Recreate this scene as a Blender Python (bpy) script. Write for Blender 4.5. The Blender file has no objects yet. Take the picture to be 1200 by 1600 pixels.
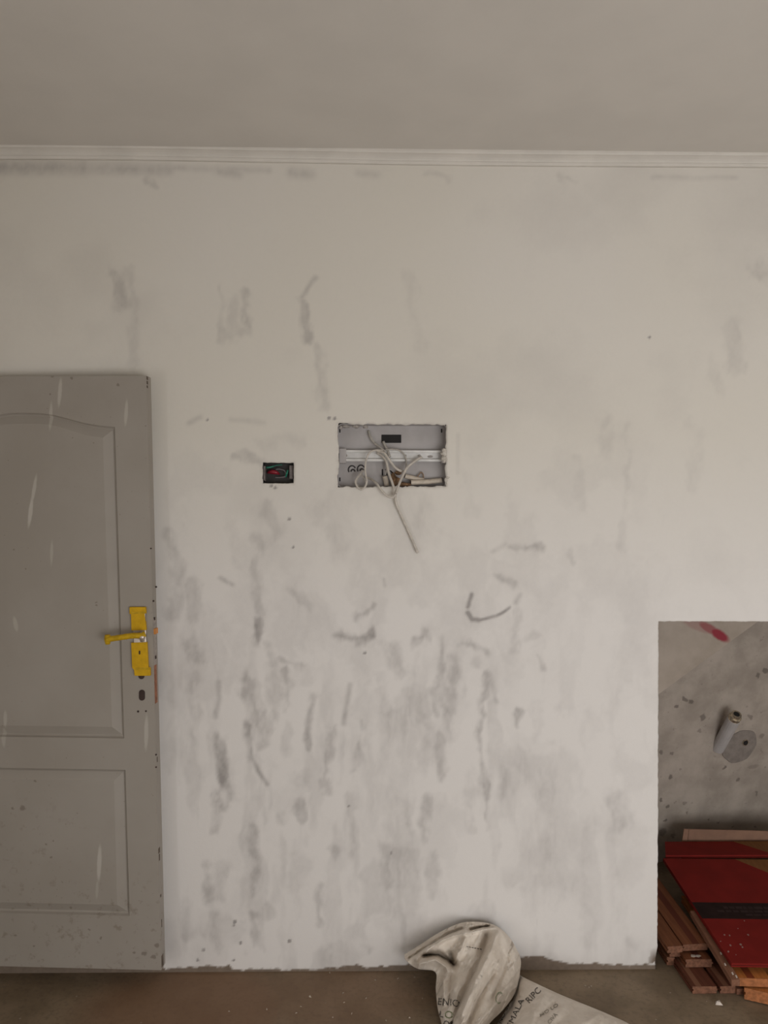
import bpy, bmesh, math, random
import numpy as np
from mathutils import Vector, Matrix
from mathutils.bvhtree import BVHTree

random.seed(7)
SC = bpy.context.scene
COL = SC.collection

# ------------------------------------------------------------------ camera
F = 1202.0                      # focal length in pixels of the 1200 x 1600 frame
CAM = Vector((0.0, -2.57, 1.533))
YAW, ROLL = math.radians(0.9), 0.0032
MROT = Matrix.Rotation(-YAW, 3, 'Z') @ Matrix.Rotation(math.pi / 2, 3, 'X') @ Matrix.Rotation(ROLL, 3, 'Z')
cd = bpy.data.cameras.new('camera')
cam = bpy.data.objects.new('camera', cd)
COL.objects.link(cam)
cam.matrix_world = Matrix.Translation(CAM) @ MROT.to_4x4()
cd.sensor_fit = 'VERTICAL'
cd.sensor_height = 24.0
cd.lens = F / 1600.0 * 24.0
cd.clip_start = 0.02
SC.camera = cam

# ------------------------------------------------------------------ light
w = bpy.data.worlds.new('overcast_sky')
SC.world = w
w.use_nodes = True
w.node_tree.nodes['Background'].inputs[0].default_value = (0.93, 0.97, 1.0, 1)
w.node_tree.nodes['Background'].inputs[1].default_value = 1.0


def area(name, loc, rot, sx, sy, watts, color=(1, 1, 1)):
    l = bpy.data.lights.new(name, 'AREA')
    l.shape = 'RECTANGLE'
    l.size, l.size_y, l.energy, l.color = sx, sy, watts, color
    o = bpy.data.objects.new(name, l)
    COL.objects.link(o)
    o.location, o.rotation_euler = loc, rot
    return o


# daylight through the wide opening of the room, behind the camera
area('daylight_opening', (1.50, -3.60, 0.72), (math.radians(90), 0, 0), 2.0, 1.4, 43, (1.0, 0.985, 0.965))
# ... and through a window in the left wall
area('daylight_window', (-2.09, -2.95, 0.85), (math.radians(90), 0, math.radians(-90)), 0.8, 1.1, 13, (1.0, 0.985, 0.965))

SC.view_settings.view_transform = 'Standard'
SC.view_settings.look = 'None'
SC.view_settings.gamma = 1.0
SC.view_settings.use_curve_mapping = False
SC.view_settings.exposure = 0.13


# ------------------------------------------------------------------ geometry helpers
def ray(px, py):
    return MROT @ Vector(((px - 600.0) / F, -(py - 800.0) / F, -1.0))


def P(px, py, Y=0.0):            # the point seen at a photograph position, on a plane parallel to the wall
    d = ray(px, py)
    return CAM + d * ((Y - CAM.y) / d.y)


def PZ(px, py, z=0.0):           # ... on a level plane
    d = ray(px, py)
    return CAM + d * ((z - CAM.z) / d.z)


def PN(px, py, p0, n):           # ... on any plane
    d = ray(px, py)
    return CAM + d * ((p0 - CAM).dot(n) / d.dot(n))


def PDp(px, py, depth):
    return P(px, py, CAM.y + depth)


class MB:
    def __init__(self):
        self.v, self.f, self.m = [], [], []

    def add(self, vs, fs, mi=0):
        b = len(self.v)
        self.v += [Vector(x) for x in vs]
        for f in fs:
            self.f.append([i + b for i in f])
            self.m.append(mi)
        return self

    def prism(self, poly, off, mi=0):
        n = len(poly)
        a = [Vector(p) for p in poly]
        b = [p + Vector(off) for p in a]
        fs = [list(range(n)), list(range(2 * n - 1, n - 1, -1))]
        for i in range(n):
            j = (i + 1) % n
            fs.append([i, i + n, j + n, j])
        return self.add(a + b, fs, mi)

    def box(self, lo, hi, mi=0):
        x0, y0, z0 = lo
        x1, y1, z1 = hi
        return self.prism([(x0, y0, z0), (x1, y0, z0), (x1, y1, z0), (x0, y1, z0)], (0, 0, z1 - z0), mi)

    def tube(self, pts, r, seg=10, mi=0, flat=1.0, cap=True):
        pts = [Vector(p) for p in pts]
        rs = r if isinstance(r, (list, tuple)) else [r] * len(pts)
        t0 = (pts[1] - pts[0]).normalized()
        up = Vector((0, 0, 1)) if abs(t0.z) < 0.9 else Vector((0, 1, 0))
        nrm = (up - t0 * up.dot(t0)).normalized()
        vs, fs = [], []
        for i, p in enumerate(pts):
            t = (pts[min(i + 1, len(pts) - 1)] - pts[max(i - 1, 0)])
            t = t.normalized() if t.length > 1e-9 else t0
            nrm = nrm - t * nrm.dot(t)
            nrm = nrm.normalized() if nrm.length > 1e-6 else t.orthogonal().normalized()
            bn = t.cross(nrm)
            for k in range(seg):
                a = 2 * math.pi * k / seg
                vs.append(p + nrm * (math.cos(a) * rs[i]) + bn * (math.sin(a) * rs[i] * flat))
        for i in range(len(pts) - 1):
            for k in range(seg):
                k2 = (k + 1) % seg
                fs.append([i * seg + k, i * seg + k2, (i + 1) * seg + k2, (i + 1) * seg + k])
        if cap:
            fs.append(list(range(seg - 1, -1, -1)))
            fs.append([(len(pts) - 1) * seg + k for k in range(seg)])
        return self.add(vs, fs, mi)


def smooth_path(pts, n=8):
    pts = [Vector(p) for p in pts]
    q = [pts[0] * 2 - pts[1]] + pts + [pts[-1] * 2 - pts[-2]]
    out = []
    for i in range(1, len(q) - 2):
        a, b, c, d = q[i - 1], q[i], q[i + 1], q[i + 2]
        for k in range(n):
            t = k / n
            out.append(0.5 * ((2 * b) + (c - a) * t + (2 * a - 5 * b + 4 * c - d) * t * t + (3 * b - a - 3 * c + d) * t ** 3))
    out.append(pts[-1])
    return out


def build(name, mb, mats, parent=None, smooth=False, bevel=0.0, loc=None):
    """link the collected shapes as ONE mesh object; coordinates are world coordinates"""
    if not isinstance(mats, (list, tuple)):
        mats = [mats]
    org = Vector(loc) if loc is not None else (parent.get('_o') and Vector(parent['_o']) if parent is not None else None)
    if org is None:
        org = Vector((0, 0, 0))
    me = bpy.data.meshes.new(name)
    me.from_pydata([(v - org)[:] for v in mb.v], [], mb.f)
    for m in mats:
        me.materials.append(m)
    me.polygons.foreach_set('material_index', mb.m)
    bm = bmesh.new()
    bm.from_mesh(me)
    bmesh.ops.recalc_face_normals(bm, faces=bm.faces)
    bm.to_mesh(me)
    bm.free()
    if smooth:
        me.polygons.foreach_set('use_smooth', [True] * len(me.polygons))
    o = bpy.data.objects.new(name, me)
    COL.objects.link(o)
    if parent is not None:
        o.parent = parent
    else:
        o.location = org
    if bevel:
        b = o.modifiers.new('edge', 'BEVEL')
        b.width, b.segments, b.limit_method = bevel, 2, 'ANGLE'
    return o


def tag(o, label=None, cat=None, group=None, kind=None):
    for k, v in (('label', label), ('category', cat), ('group', group), ('kind', kind)):
        if v:
            o[k] = v
    return o


def thing(name, label, cat, loc, group=None):
    o = bpy.data.objects.new(name, None)
    o.empty_display_size = 0.05
    COL.objects.link(o)
    o.location = loc
    o['_o'] = list(loc)
    return tag(o, label, cat, group)


# ------------------------------------------------------------------ material helpers
def new_mat(name):
    m = bpy.data.materials.new(name)
    m.use_nodes = True
    return m, m.node_tree, m.node_tree.nodes['Principled BSDF']


def N(nt, typ, **kw):
    n = nt.nodes.new(typ)
    for k, v in kw.items():
        setattr(n, k, v)
    return n


def math_(nt, op, a, b=None, clamp=False):
    n = N(nt, 'ShaderNodeMath', operation=op, use_clamp=clamp)
    for i, x in enumerate((a, b)):
        if x is None:
            continue
        if isinstance(x, (int, float)):
            n.inputs[i].default_value = x
        else:
            nt.links.new(x, n.inputs[i])
    return n.outputs[0]


def mixc(nt, fac, a, b):
    n = N(nt, 'ShaderNodeMix', data_type='RGBA')
    for i, x in ((0, fac), (6, a), (7, b)):
        if isinstance(x, (int, float)):
            n.inputs[i].default_value = x
        elif isinstance(x, (tuple, list)):
            n.inputs[i].default_value = (*x[:3], 1)
        else:
            nt.links.new(x, n.inputs[i])
    return n.outputs[2]


def noise(nt, scale, detail=4, rough=0.55, vec=None, stretch=None):
    n = N(nt, 'ShaderNodeTexNoise')
    n.inputs['Scale'].default_value = scale
    n.inputs['Detail'].default_value = detail
    n.inputs['Roughness'].default_value = rough
    tc = vec or N(nt, 'ShaderNodeTexCoord').outputs['Object']
    if stretch:
        mp = N(nt, 'ShaderNodeMapping')
        mp.inputs['Scale'].default_value = stretch
        nt.links.new(tc, mp.inputs[0])
        tc = mp.outputs[0]
    nt.links.new(tc, n.inputs['Vector'])
    return n.outputs[0]


def ramp(nt, fac, lo, hi):
    n = N(nt, 'ShaderNodeMapRange', interpolation_type='SMOOTHSTEP')
    n.inputs[1].default_value, n.inputs[2].default_value = lo, hi
    nt.links.new(fac, n.inputs[0])
    return n.outputs[0]


def bump(nt, bsdf, h, strength=0.2, dist=0.002):
    b = N(nt, 'ShaderNodeBump')
    b.inputs['Strength'].default_value = strength
    b.inputs['Distance'].default_value = dist
    nt.links.new(h, b.inputs['Height'])
    nt.links.new(b.outputs[0], bsdf.inputs['Normal'])


def spots(nt, blobs, wob=0.0):
    """soft mask of flat marks: blobs = (centre, (rx, ry, rz), turn about Y, strength)"""
    tc = N(nt, 'ShaderNodeTexCoord').outputs['Object']
    if wob:
        nz = N(nt, 'ShaderNodeTexNoise')
        nz.inputs['Scale'].default_value = 60
        nt.links.new(tc, nz.inputs['Vector'])
        s = N(nt, 'ShaderNodeVectorMath', operation='SUBTRACT')
        nt.links.new(nz.outputs[1], s.inputs[0])
        s.inputs[1].default_value = (0.5, 0.5, 0.5)
        sc = N(nt, 'ShaderNodeVectorMath', operation='SCALE')
        sc.inputs['Scale'].default_value = wob
        nt.links.new(s.outputs[0], sc.inputs[0])
        ad = N(nt, 'ShaderNodeVectorMath', operation='ADD')
        nt.links.new(tc, ad.inputs[0])
        nt.links.new(sc.outputs[0], ad.inputs[1])
        tc = ad.outputs[0]
    out = None
    for c, r, turn, st in blobs:
        mp = N(nt, 'ShaderNodeMapping', vector_type='TEXTURE')
        mp.inputs['Location'].default_value = c
        mp.inputs['Rotation'].default_value = (0, turn, 0)
        mp.inputs['Scale'].default_value = r
        nt.links.new(tc, mp.inputs[0])
        g = N(nt, 'ShaderNodeTexGradient', gradient_type='SPHERICAL')
        nt.links.new(mp.outputs[0], g.inputs[0])
        v = math_(nt, 'MULTIPLY', ramp(nt, g.outputs[1], 0.0, 0.5), st)
        out = v if out is None else math_(nt, 'MAXIMUM', out, v)
    return out


def simple(name, color, rough=0.6, metal=0.0, var=0.12, scale=25, bmp=0.0, bscale=120):
    m, nt, b = new_mat(name)
    n = noise(nt, scale)
    dark = tuple(c * (1 - var) for c in color)
    light = tuple(min(1, c * (1 + var)) for c in color)
    nt.links.new(mixc(nt, ramp(nt, n, 0.3, 0.7), dark, light), b.inputs['Base Color'])
    b.inputs['Roughness'].default_value = rough
    b.inputs['Metallic'].default_value = metal
    if bmp:
        bump(nt, b, noise(nt, bscale, 3), bmp)
    return m


# numpy value noise for the paint film on the wall
def vnoise(x, y, seed):
    rng = np.random.RandomState(seed)
    T = rng.rand(257, 257)
    xi, yi = np.floor(x).astype(int), np.floor(y).astype(int)
    fx, fy = x - xi, y - yi
    fx, fy = fx * fx * (3 - 2 * fx), fy * fy * (3 - 2 * fy)
    g = lambda a, b: T[a % 256, b % 256]
    return (g(xi, yi) * (1 - fx) + g(xi + 1, yi) * fx) * (1 - fy) + (g(xi, yi + 1) * (1 - fx) + g(xi + 1, yi + 1) * fx) * fy


def fbm(x, y, seed, oct=4):
    s, a, t = 0, 1.0, 0
    for o in range(oct):
        s = s + a * vnoise(x * 2 ** o + 31.7 * o, y * 2 ** o + 17.3 * o, seed + o)
        t += a
        a *= 0.55
    return s / t


# ------------------------------------------------------------------ room measures
CEIL = 2.73
XL, XR, YR = -1.95, 2.75, -3.52
xo = P(1028, 1240).x             # left edge of the recess in the wall
zo = P(1100, 971).z              # its head
XO2 = 2.45

# ------------------------------------------------------------------ the painted wall
BOX = [P(528, 760), P(697, 663)]       # wall opening of the distribution box
JB = [P(410, 755), P(459, 723)]        # wall opening of the socket box


def lines(lo, hi, step, fine_lo, fine_hi, keys):
    a = list(np.arange(fine_lo, fine_hi, step))
    a += list(np.arange(lo, fine_lo, 0.06)) + list(np.arange(fine_hi, hi, 0.06)) + [hi]
    a = [v for v in a if all(abs(v - k) > step * 0.45 for k in keys)]
    return np.array(sorted(set(a + list(keys))))


gx = lines(XL, XR, 0.0055, -1.34, 1.40, [BOX[0].x, BOX[1].x, JB[0].x, JB[1].x, xo, XO2])
gz = lines(0.0, CEIL, 0.0055, 0.0, CEIL - 0.03, [BOX[0].z, BOX[1].z, JB[0].z, JB[1].z, zo])
GX, GZ = np.meshgrid(gx, gz, indexing='ij')
VX, VZ = GX.copy(), GZ.copy()
rough_edge = lambda t, s, amp: (fbm(t * 60, t * 0 + 3.3, s, 3) - 0.5) * 2 * amp
E = 1e-6
# chipped plaster round the openings
for (a, b), amp, s in ((BOX, 0.0065, 11), (JB, 0.0018, 23)):
    inz = (GZ >= a.z - E) & (GZ <= b.z + E)
    inx = (GX >= a.x - E) & (GX <= b.x + E)
    for k, (edge, other, V, T_, inn) in enumerate(((a.x, b.x, 'x', GZ, inz), (b.x, a.x, 'x', GZ, inz), (a.z, b.z, 'z', GX, inx), (b.z, a.z, 'z', GX, inx))):
        G = GX if V == 'x' else GZ
        sel = (abs(G - edge) < E) & inn
        j = rough_edge(T_, s + 5 * k, amp)
        if V == 'x':
            VX[sel] += j[sel]
        else:
            VZ[sel] += j[sel]
sel = (abs(GX - xo) < E) & (GZ <= zo + E)
VX[sel] += rough_edge(GZ, 41, 0.0022)[sel]
corner = sel & (GZ < 0.075)
VX[corner] -= ((0.075 - GZ[corner]) / 0.075) ** 1.5 * 0.018
sel = (abs(GZ - zo) < E) & (GX >= xo - E) & (GX <= XO2 + E)
VZ[sel] += rough_edge(GX, 47, 0.002)[sel]

nx, nz = len(gx), len(gz)
idx = np.arange(nx * nz).reshape(nx, nz)
cx, cz = (gx[:-1] + gx[1:]) / 2, (gz[:-1] + gz[1:]) / 2
CX, CZ = np.meshgrid(cx, cz, indexing='ij')
keep = np.ones_like(CX, bool)
for a, b in (BOX, JB):
    keep &= ~((CX > a.x) & (CX < b.x) & (CZ > a.z) & (CZ < b.z))
keep &= ~((CX > xo) & (CX < XO2) & (CZ < zo))
q = np.stack([idx[:-1, :-1], idx[1:, :-1], idx[1:, 1:], idx[:-1, 1:]], -1)[keep]
VY = (fbm(GX * 1.7, GZ * 1.7, 5, 3) - 0.5) * 0.007       # hand-plastered unevenness
verts = np.stack([VX, VY, VZ], -1).reshape(-1, 3)
verts = verts.tolist()
faces = q.tolist()
# reveals
cnt = {}
for f in faces:
    for i in range(4):
        a, b = f[i], f[(i + 1) % 4]
        k = (a, b) if a < b else (b, a)
        cnt[k] = None if k in cnt else (a, b)
rim = {}


def back(i):
    if i not in rim:
        x, y, z = verts[i]
        deep = 0.012 if (x < xo - 0.05) else 0.16
        verts.append([x, y + deep, z])
        rim[i] = len(verts) - 1
    return rim[i]


for k, e in cnt.items():
    if e is None:
        continue
    a, b = e
    xa, za, xb, zb = *[verts[a][0], verts[a][2]], *[verts[b][0], verts[b][2]]
    if (abs(xa - XL) < E and abs(xb - XL) < E) or (abs(xa - XR) < E and abs(xb - XR) < E) or (za < E and zb < E) or (za > CEIL - E and zb > CEIL - E):
        continue
    faces.append([b, a, back(a), back(b)])

# grey primer that shows through the thin white coat, as read off the wall: (points, half width px, amount)
STROKES = [
    ([(268, 830), (278, 900), (268, 960)], 13, .34), ([(300, 915), (298, 970), (306, 1035)], 12, .34), ([(345, 905), (360, 912)], 7, .42),
    ([(400, 965), (404, 1012)], 8, .62), ([(528, 990), (575, 997)], 13, .66), ([(555, 962), (582, 945)], 8, .42), ([(415, 1010), (425, 1042)], 8, .34),
    ([(440, 1035), (462, 1040)], 9, .4), ([(395, 1065), (400, 1120)], 17, .42), ([(425, 1060), (430, 1120)], 22, .36), ([(450, 1050), (447, 1112)], 9, .5),
    ([(342, 1065), (343, 1095), (336, 1120)], 6, .44), ([(340, 1145), (350, 1200), (345, 1258)], 14, .66), ([(342, 1255), (338, 1300)], 9, .36),
    ([(394, 1130), (394, 1185)], 9, .6), ([(394, 1185), (405, 1208), (417, 1226)], 5, .62), ([(412, 1110), (412, 1170)], 10, .4),
    ([(492, 1090), (480, 1165)], 9, .48), ([(546, 1070), (538, 1130)], 6, .5), ([(525, 1135), (506, 1200), (508, 1240)], 9, .4), ([(567, 1125), (558, 1200)], 7, .34),
    ([(450, 1130), (440, 1170)], 10, .26), ([(612, 1015), (632, 1050)], 14, .34), ([(600, 1005), (605, 1030)], 10, .3), ([(640, 1003), (664, 994)], 11, .5), ([(690, 1000), (684, 1060), (676, 1110)], 8, .36),
    ([(715, 1035), (704, 1105)], 15, .42), ([(725, 1002), (756, 1020)], 10, .5), ([(740, 1030), (745, 1045)], 12, .3), ([(764, 1055), (751, 1100), (749, 1140)], 8, .56),
    ([(770, 1060), (775, 1095)], 8, .34), ([(749, 1140), (752, 1190), (757, 1235), (757, 1295)], 7, .5), ([(815, 1106), (808, 1136)], 9, .6), ([(808, 1000), (806, 1012)], 8, .2),
    ([(843, 1030), (848, 1042)], 7, .36), ([(830, 993), (842, 997)], 9, .26), ([(806, 955), (803, 1000)], 7, .26),
    ([(737, 929), (730, 948)], 4.5, .95), ([(730, 957), (736, 967), (748, 969)], 5, .95), ([(748, 969), (775, 963), (797, 949)], 3.6, .9), ([(806, 942), (812, 930)], 6, .4),
    ([(775, 903), (800, 911)], 8, .36), ([(795, 852), (848, 855)], 8, .5), ([(890, 868), (895, 876)], 7, .3), ([(790, 850), (770, 862)], 6, .24),
    ([(665, 1135), (662, 1200)], 12, .28), ([(685, 1160), (688, 1215)], 9, .4), ([(660, 1245), (664, 1305)], 10, .42), ([(672, 1330), (676, 1370)], 12, .3), ([(676, 1382), (676, 1400)], 7, .3),
    ([(700, 1110), (702, 1150)], 12, .3), ([(735, 1240), (735, 1290)], 10, .22), ([(785, 1200), (780, 1240)], 10, .2),
    ([(325, 1345), (328, 1400)], 13, .46), ([(348, 1350), (342, 1400)], 13, .34), ([(395, 1290), (398, 1350), (396, 1400)], 11, .42), ([(396, 1425), (398, 1480)], 13, .46),
    ([(332, 1430), (334, 1480)], 13, .3), ([(420, 1420), (425, 1430)], 9, .3), ([(468, 1258), (478, 1278)], 8, .46), ([(440, 1275), (446, 1290)], 8, .24), ([(508, 1330), (522, 1335)], 11, .3),
    ([(497, 1385), (500, 1445)], 9, .36), ([(548, 1240), (546, 1340)], 8, .24), ([(600, 1320), (604, 1380)], 9, .22), ([(634, 1250), (640, 1300)], 9, .24),
    ([(568, 1475), (574, 1482)], 8, .34), ([(960, 1250), (972, 1290)], 14, .26), ([(985, 1275), (990, 1290)], 10, .22), ([(907, 1460), (912, 1475)], 12, .16), ([(985, 1470), (990, 1476)], 10, .16),
    ([(345, 452), (347, 530)], 8, .26), ([(386, 452), (388, 515)], 10, .36), ([(350, 525), (390, 525)], 8, .22), ([(365, 470), (368, 520)], 16, .2),
    ([(494, 434), (472, 464)], 6, .5), ([(474, 470), (480, 532)], 11, .5), ([(495, 545), (500, 600), (506, 640)], 9, .26), ([(640, 430), (655, 530)], 14, .14),
    ([(182, 430), (198, 480)], 16, .34), ([(205, 430), (218, 560)], 12, .2), ([(1140, 500), (1150, 575)], 15, .2), ([(1180, 420), (1192, 430)], 16, .24), ([(1110, 560), (1120, 610)], 15, .14),
    ([(-20, 262), (130, 262)], 17, -.50), ([(130, 262), (262, 264)], 14, -.42), ([(265, 262), (420, 266)], 8, -.28), ([(340, 266), (372, 272)], 12, -.36), ([(455, 270), (486, 272)], 12, -.36), ([(560, 270), (590, 274)], 9, -.24),
    ([(660, 272), (700, 280)], 8, .2), ([(880, 276), (900, 284)], 9, .26), ([(1020, 276), (1150, 278)], 6, .22), ([(230, 275), (240, 290)], 8, .3),
    ([(362, 715), (405, 716)], 9, .38), ([(360, 655), (412, 660)], 6, .22), ([(295, 660), (312, 652)], 6, .3), ([(410, 690), (470, 690)], 12, .16), ([(425, 795), (430, 835)], 14, .24),
    ([(400, 840), (400, 900), (404, 950)], 8, .28), ([(455, 925), (480, 950)], 9, .26), ([(500, 800), (520, 860)], 16, .18), ([(940, 660), (950, 700)], 12, .2), ([(980, 670), (975, 860)], 9, .16),
    ([(1080, 660), (1085, 760)], 14, .14), ([(905, 720), (910, 790)], 10, .13), ([(725, 740), (740, 800)], 14, .12), ([(660, 790), (655, 830)], 14, .16), ([(600, 905), (602, 915)], 4, .36),
    ([(715, 680), (716, 740)], 5, .2), ([(360, 820), (370, 880)], 14, .14), ([(640, 1080), (650, 1140)], 12, .14), ([(590, 1060), (600, 1110)], 12, .16), ([(838, 1100), (842, 1150)], 10, .18),
    ([(870, 1110), (868, 1160)], 10, .14), ([(465, 1380), (468, 1440)], 10, .18), ([(300, 1060), (302, 1150)], 10, .2), ([(288, 1400), (290, 1470)], 12, .2),
]
SPECKS = [(367, 1440, 2.2), (452, 1470, 2.4), (376, 1473, 1.8), (309, 1500, 1.8), (570, 1020, 1.6), (612, 1333, 1.4), (318, 1484, 1.5), (514, 653, 2), (523, 654, 2), (324, 570 + 86, 1.2),
          (452, 811, 1.6), (545, 1260, 1.4), (365, 1445, 1.2), (458, 855, 1.5), (365, 1500, 1.2), (430, 762, 2.2), (424, 759, 1.6), (1015, 527, 1.6)]
S = 467.0
grime = np.zeros_like(GX)
wx = GX + (fbm(GX * 14, GZ * 14, 61, 3) - 0.5) * 0.040
wz = GZ + (fbm(GX * 14 + 40, GZ * 14, 62, 3) - 0.5) * 0.050
broken = 0.55 + 0.9 * fbm(GX * 30, GZ * 22, 63, 4)
fine = 0.70 + 0.6 * fbm(GX * 90, GZ * 60, 64, 3)


def seg_dist(x, z, a, b):
    dx, dz = b.x - a.x, b.z - a.z
    L = dx * dx + dz * dz + 1e-12
    t = np.clip(((x - a.x) * dx + (z - a.z) * dz) / L, 0, 1)
    return np.hypot(x - a.x - t * dx, z - a.z - t * dz)


for pts, hw, amt in STROKES:
    even = amt < 0                      # a broad even band, not dry-brushed
    amt = abs(amt)
    hw = hw / S
    pw = [P(*p) for p in pts]
    lo_x, hi_x = min(p.x for p in pw) - hw * 2 - .06, max(p.x for p in pw) + hw * 2 + .06
    lo_z, hi_z = min(p.z for p in pw) - hw * 2 - .06, max(p.z for p in pw) + hw * 2 + .06
    i0, i1 = np.searchsorted(gx, (lo_x, hi_x))
    j0, j1 = np.searchsorted(gz, (lo_z, hi_z))
    sl = (slice(i0, i1), slice(j0, j1))
    k = 0.15 if even else 1.0 if hw > 6.5 / S else 0.25
    X_, Z_ = GX[sl] + (wx[sl] - GX[sl]) * k, GZ[sl] + (wz[sl] - GZ[sl]) * k
    d = np.full(X_.shape, 9.0)
    for a, b in zip(pw[:-1], pw[1:]):
        d = np.minimum(d, seg_dist(X_, Z_, a, b))
    if hw > 6.5 / S and not even:
        d = d + (fbm(GX[sl] * 26 + 9, GZ[sl] * 15, 65, 4) - 0.5) * hw * 2.6
    m = 1 - np.clip((d / hw + 0.1) / 1.35, 0, 1)
    m = m * m * (3 - 2 * m) * amt * np.clip(broken[sl] * fine[sl], 0.3, 1.3)
    grime[sl] = np.maximum(grime[sl], m)
low = np.clip((1.35 - GZ) / 0.5, 0, 1)
streak = fbm(GX * 15 + (wx - GX) * 12, GZ * 3.2, 71, 4)
grime += np.clip((streak - 0.53) * 1.5, 0, 0.20) * low * np.clip(1.25 - (GX - 0.1), 0, 1) * fine
patch = fbm(GX * 8 + (wx - GX) * 10, GZ * 6 + (wz - GZ) * 8, 74, 5)
grime += np.clip((patch - 0.52) * 1.5, 0, 0.22) * np.clip((1.80 - GZ) / 0.12, 0, 1) * np.clip(1.2 - np.abs(GX - 0.05) * 0.8, 0.15, 1) * (0.6 + 0.4 * low) * fine
grime -= np.clip((0.44 - patch) * 0.8, 0, 0.10) * low
cloud = fbm(GX * 3.1, GZ * 3.1, 72, 4)
grime += np.clip((cloud - 0.5) * 0.55, 0, 0.16)
grime += (fbm(GX * 120, GZ * 120, 73, 2) - 0.5) * 0.05
for px, py, r in SPECKS:
    c = P(px, py)
    d = np.hypot(GX - c.x, GZ - c.z) * S
    grime = np.maximum(grime, np.clip(1.5 * (1 - d / (r + 1.4)), 0, 1) * 1.5)
# the white coat stops short of the floor: rough mortar below
EDGE = [(0, 1496), (250, 1500), (258, 1514), (300, 1511), (358, 1508), (364, 1515), (420, 1514), (470, 1515), (540, 1510), (556, 1506), (575, 1511), (632, 1507), (815, 1495), (845, 1493), (858, 1499), (880, 1504), (900, 1505), (960, 1507), (1024, 1507), (1200, 1507)]
ex = np.array([P(a, b).x for a, b in EDGE])
ez = np.array([P(a, b).z for a, b in EDGE])
zb = np.interp(GX, ex, ez) + (fbm(GX * 55, GX * 0, 81, 4) - 0.5) * 0.014
bare = np.clip((zb - GZ) / 0.003 + 0.5, 0, 1)
bare = np.maximum(bare, np.clip(1 - np.hypot((GX - xo) * 1.3, GZ - 0.02) / 0.055, 0, 1) * 1.6 * (fbm(GX * 60, GZ * 60, 82, 3) > 0.42))
# fresh chipped plaster round the distribution box
chip = np.zeros_like(GX)
for (a, b), r, s in ((BOX, 0.010, 91), (JB, 0.010, 92)):
    dx = np.maximum(np.maximum(a.x - GX, GX - b.x), 0)
    dz = np.maximum(np.maximum(a.z - GZ, GZ - b.z), 0)
    d = np.hypot(dx, dz)
    chip = np.maximum(chip, np.clip(1 - d / r, 0, 1) * np.clip(fbm(GX * 70, GZ * 70, s, 3) * 2.4 - 0.7, 0, 1))
warm = np.clip((GZ - 1.18) / 0.62, 0, 1) * (0.55 + 0.7 * fbm(GX * 1.6, GZ * 1.6, 95, 3))

me = bpy.data.meshes.new('wall_front')
me.from_pydata(verts, [], faces)
for nm, arr in (('grime', grime), ('bare', bare), ('chip', chip), ('warm', warm)):
    a = me.attributes.new(nm, 'FLOAT', 'POINT')
    full = np.zeros(len(verts), np.float32)
    full[:nx * nz] = arr.reshape(-1)
    for i, j in rim.items():
        full[j] = 0.5 if nm in ('grime', 'bare') and verts[j][0] > xo - 0.05 else full[i]
    a.data.foreach_set('value', full)
me.polygons.foreach_set('use_smooth', [True] * len(me.polygons))
wall = bpy.data.objects.new('wall_front', me)
COL.objects.link(wall)
tag(wall, kind='structure')

m, nt, b = new_mat('thin_white_paint')


def attr(nt, nm):
    n = N(nt, 'ShaderNodeAttribute')
    n.attribute_name = nm
    return n.outputs['Fac']


c = mixc(nt, attr(nt, 'warm'), (0.77, 0.74, 0.72), (0.72, 0.685, 0.625))
c = mixc(nt, math_(nt, 'MINIMUM', attr(nt, 'grime'), 1.3), c, (0.36, 0.335, 0.325))
c = mixc(nt, attr(nt, 'chip'), c, (0.60, 0.56, 0.52))
mort = mixc(nt, noise(nt, 45, 5), (0.13, 0.098, 0.073), (0.26, 0.20, 0.155))
c = mixc(nt, attr(nt, 'bare'), c, mort)
nt.links.new(c, b.inputs['Base Color'])
b.inputs['Roughness'].default_value = 0.72
h = math_(nt, 'ADD', math_(nt, 'MULTIPLY', noise(nt, 38, 5), 0.7), math_(nt, 'MULTIPLY', noise(nt, 260, 2), 0.25))
h = math_(nt, 'SUBTRACT', h, math_(nt, 'MULTIPLY', attr(nt, 'bare'), 1.0))
bump(nt, b, h, 0.22, 0.003)
me.materials.append(m)
M_WALL = m
bk_ = MB().prism([(XL, .09, 0), (xo - .002, .09, 0), (xo - .002, .09, zo + .002), (XO2 + .002, .09, zo + .002), (XO2 + .002, .09, 0), (XR, .09, 0), (XR, .09, CEIL), (XL, .09, CEIL)], (0, .07, 0))
build('masonry_core', bk_, simple('grey_masonry', (0.30, 0.27, 0.245), .9, bmp=.4), wall)

# ------------------------------------------------------------------ ceiling, floor, other walls, cornice
M_CEIL = simple('ceiling_paint', (0.66, 0.625, 0.585), 0.8, var=0.03, scale=3, bmp=0.12, bscale=90)
M_PLAIN = simple('plain_paint', (0.66, 0.62, 0.56), 0.75, var=0.05, scale=4)
cl = P(0, 233).z
cr = P(1200, 245).z
zc = lambda x: cl + (cr - cl) * (x - P(0, 233).x) / (P(1200, 245).x - P(0, 233).x)
mb = MB().prism([(XL, YR, zc(XL)), (XR, YR, zc(XR)), (XR, 0.05, zc(XR)), (XL, 0.05, zc(XL))], (0, 0, 0.12))
tag(build('ceiling', mb, M_CEIL), kind='structure')

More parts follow.
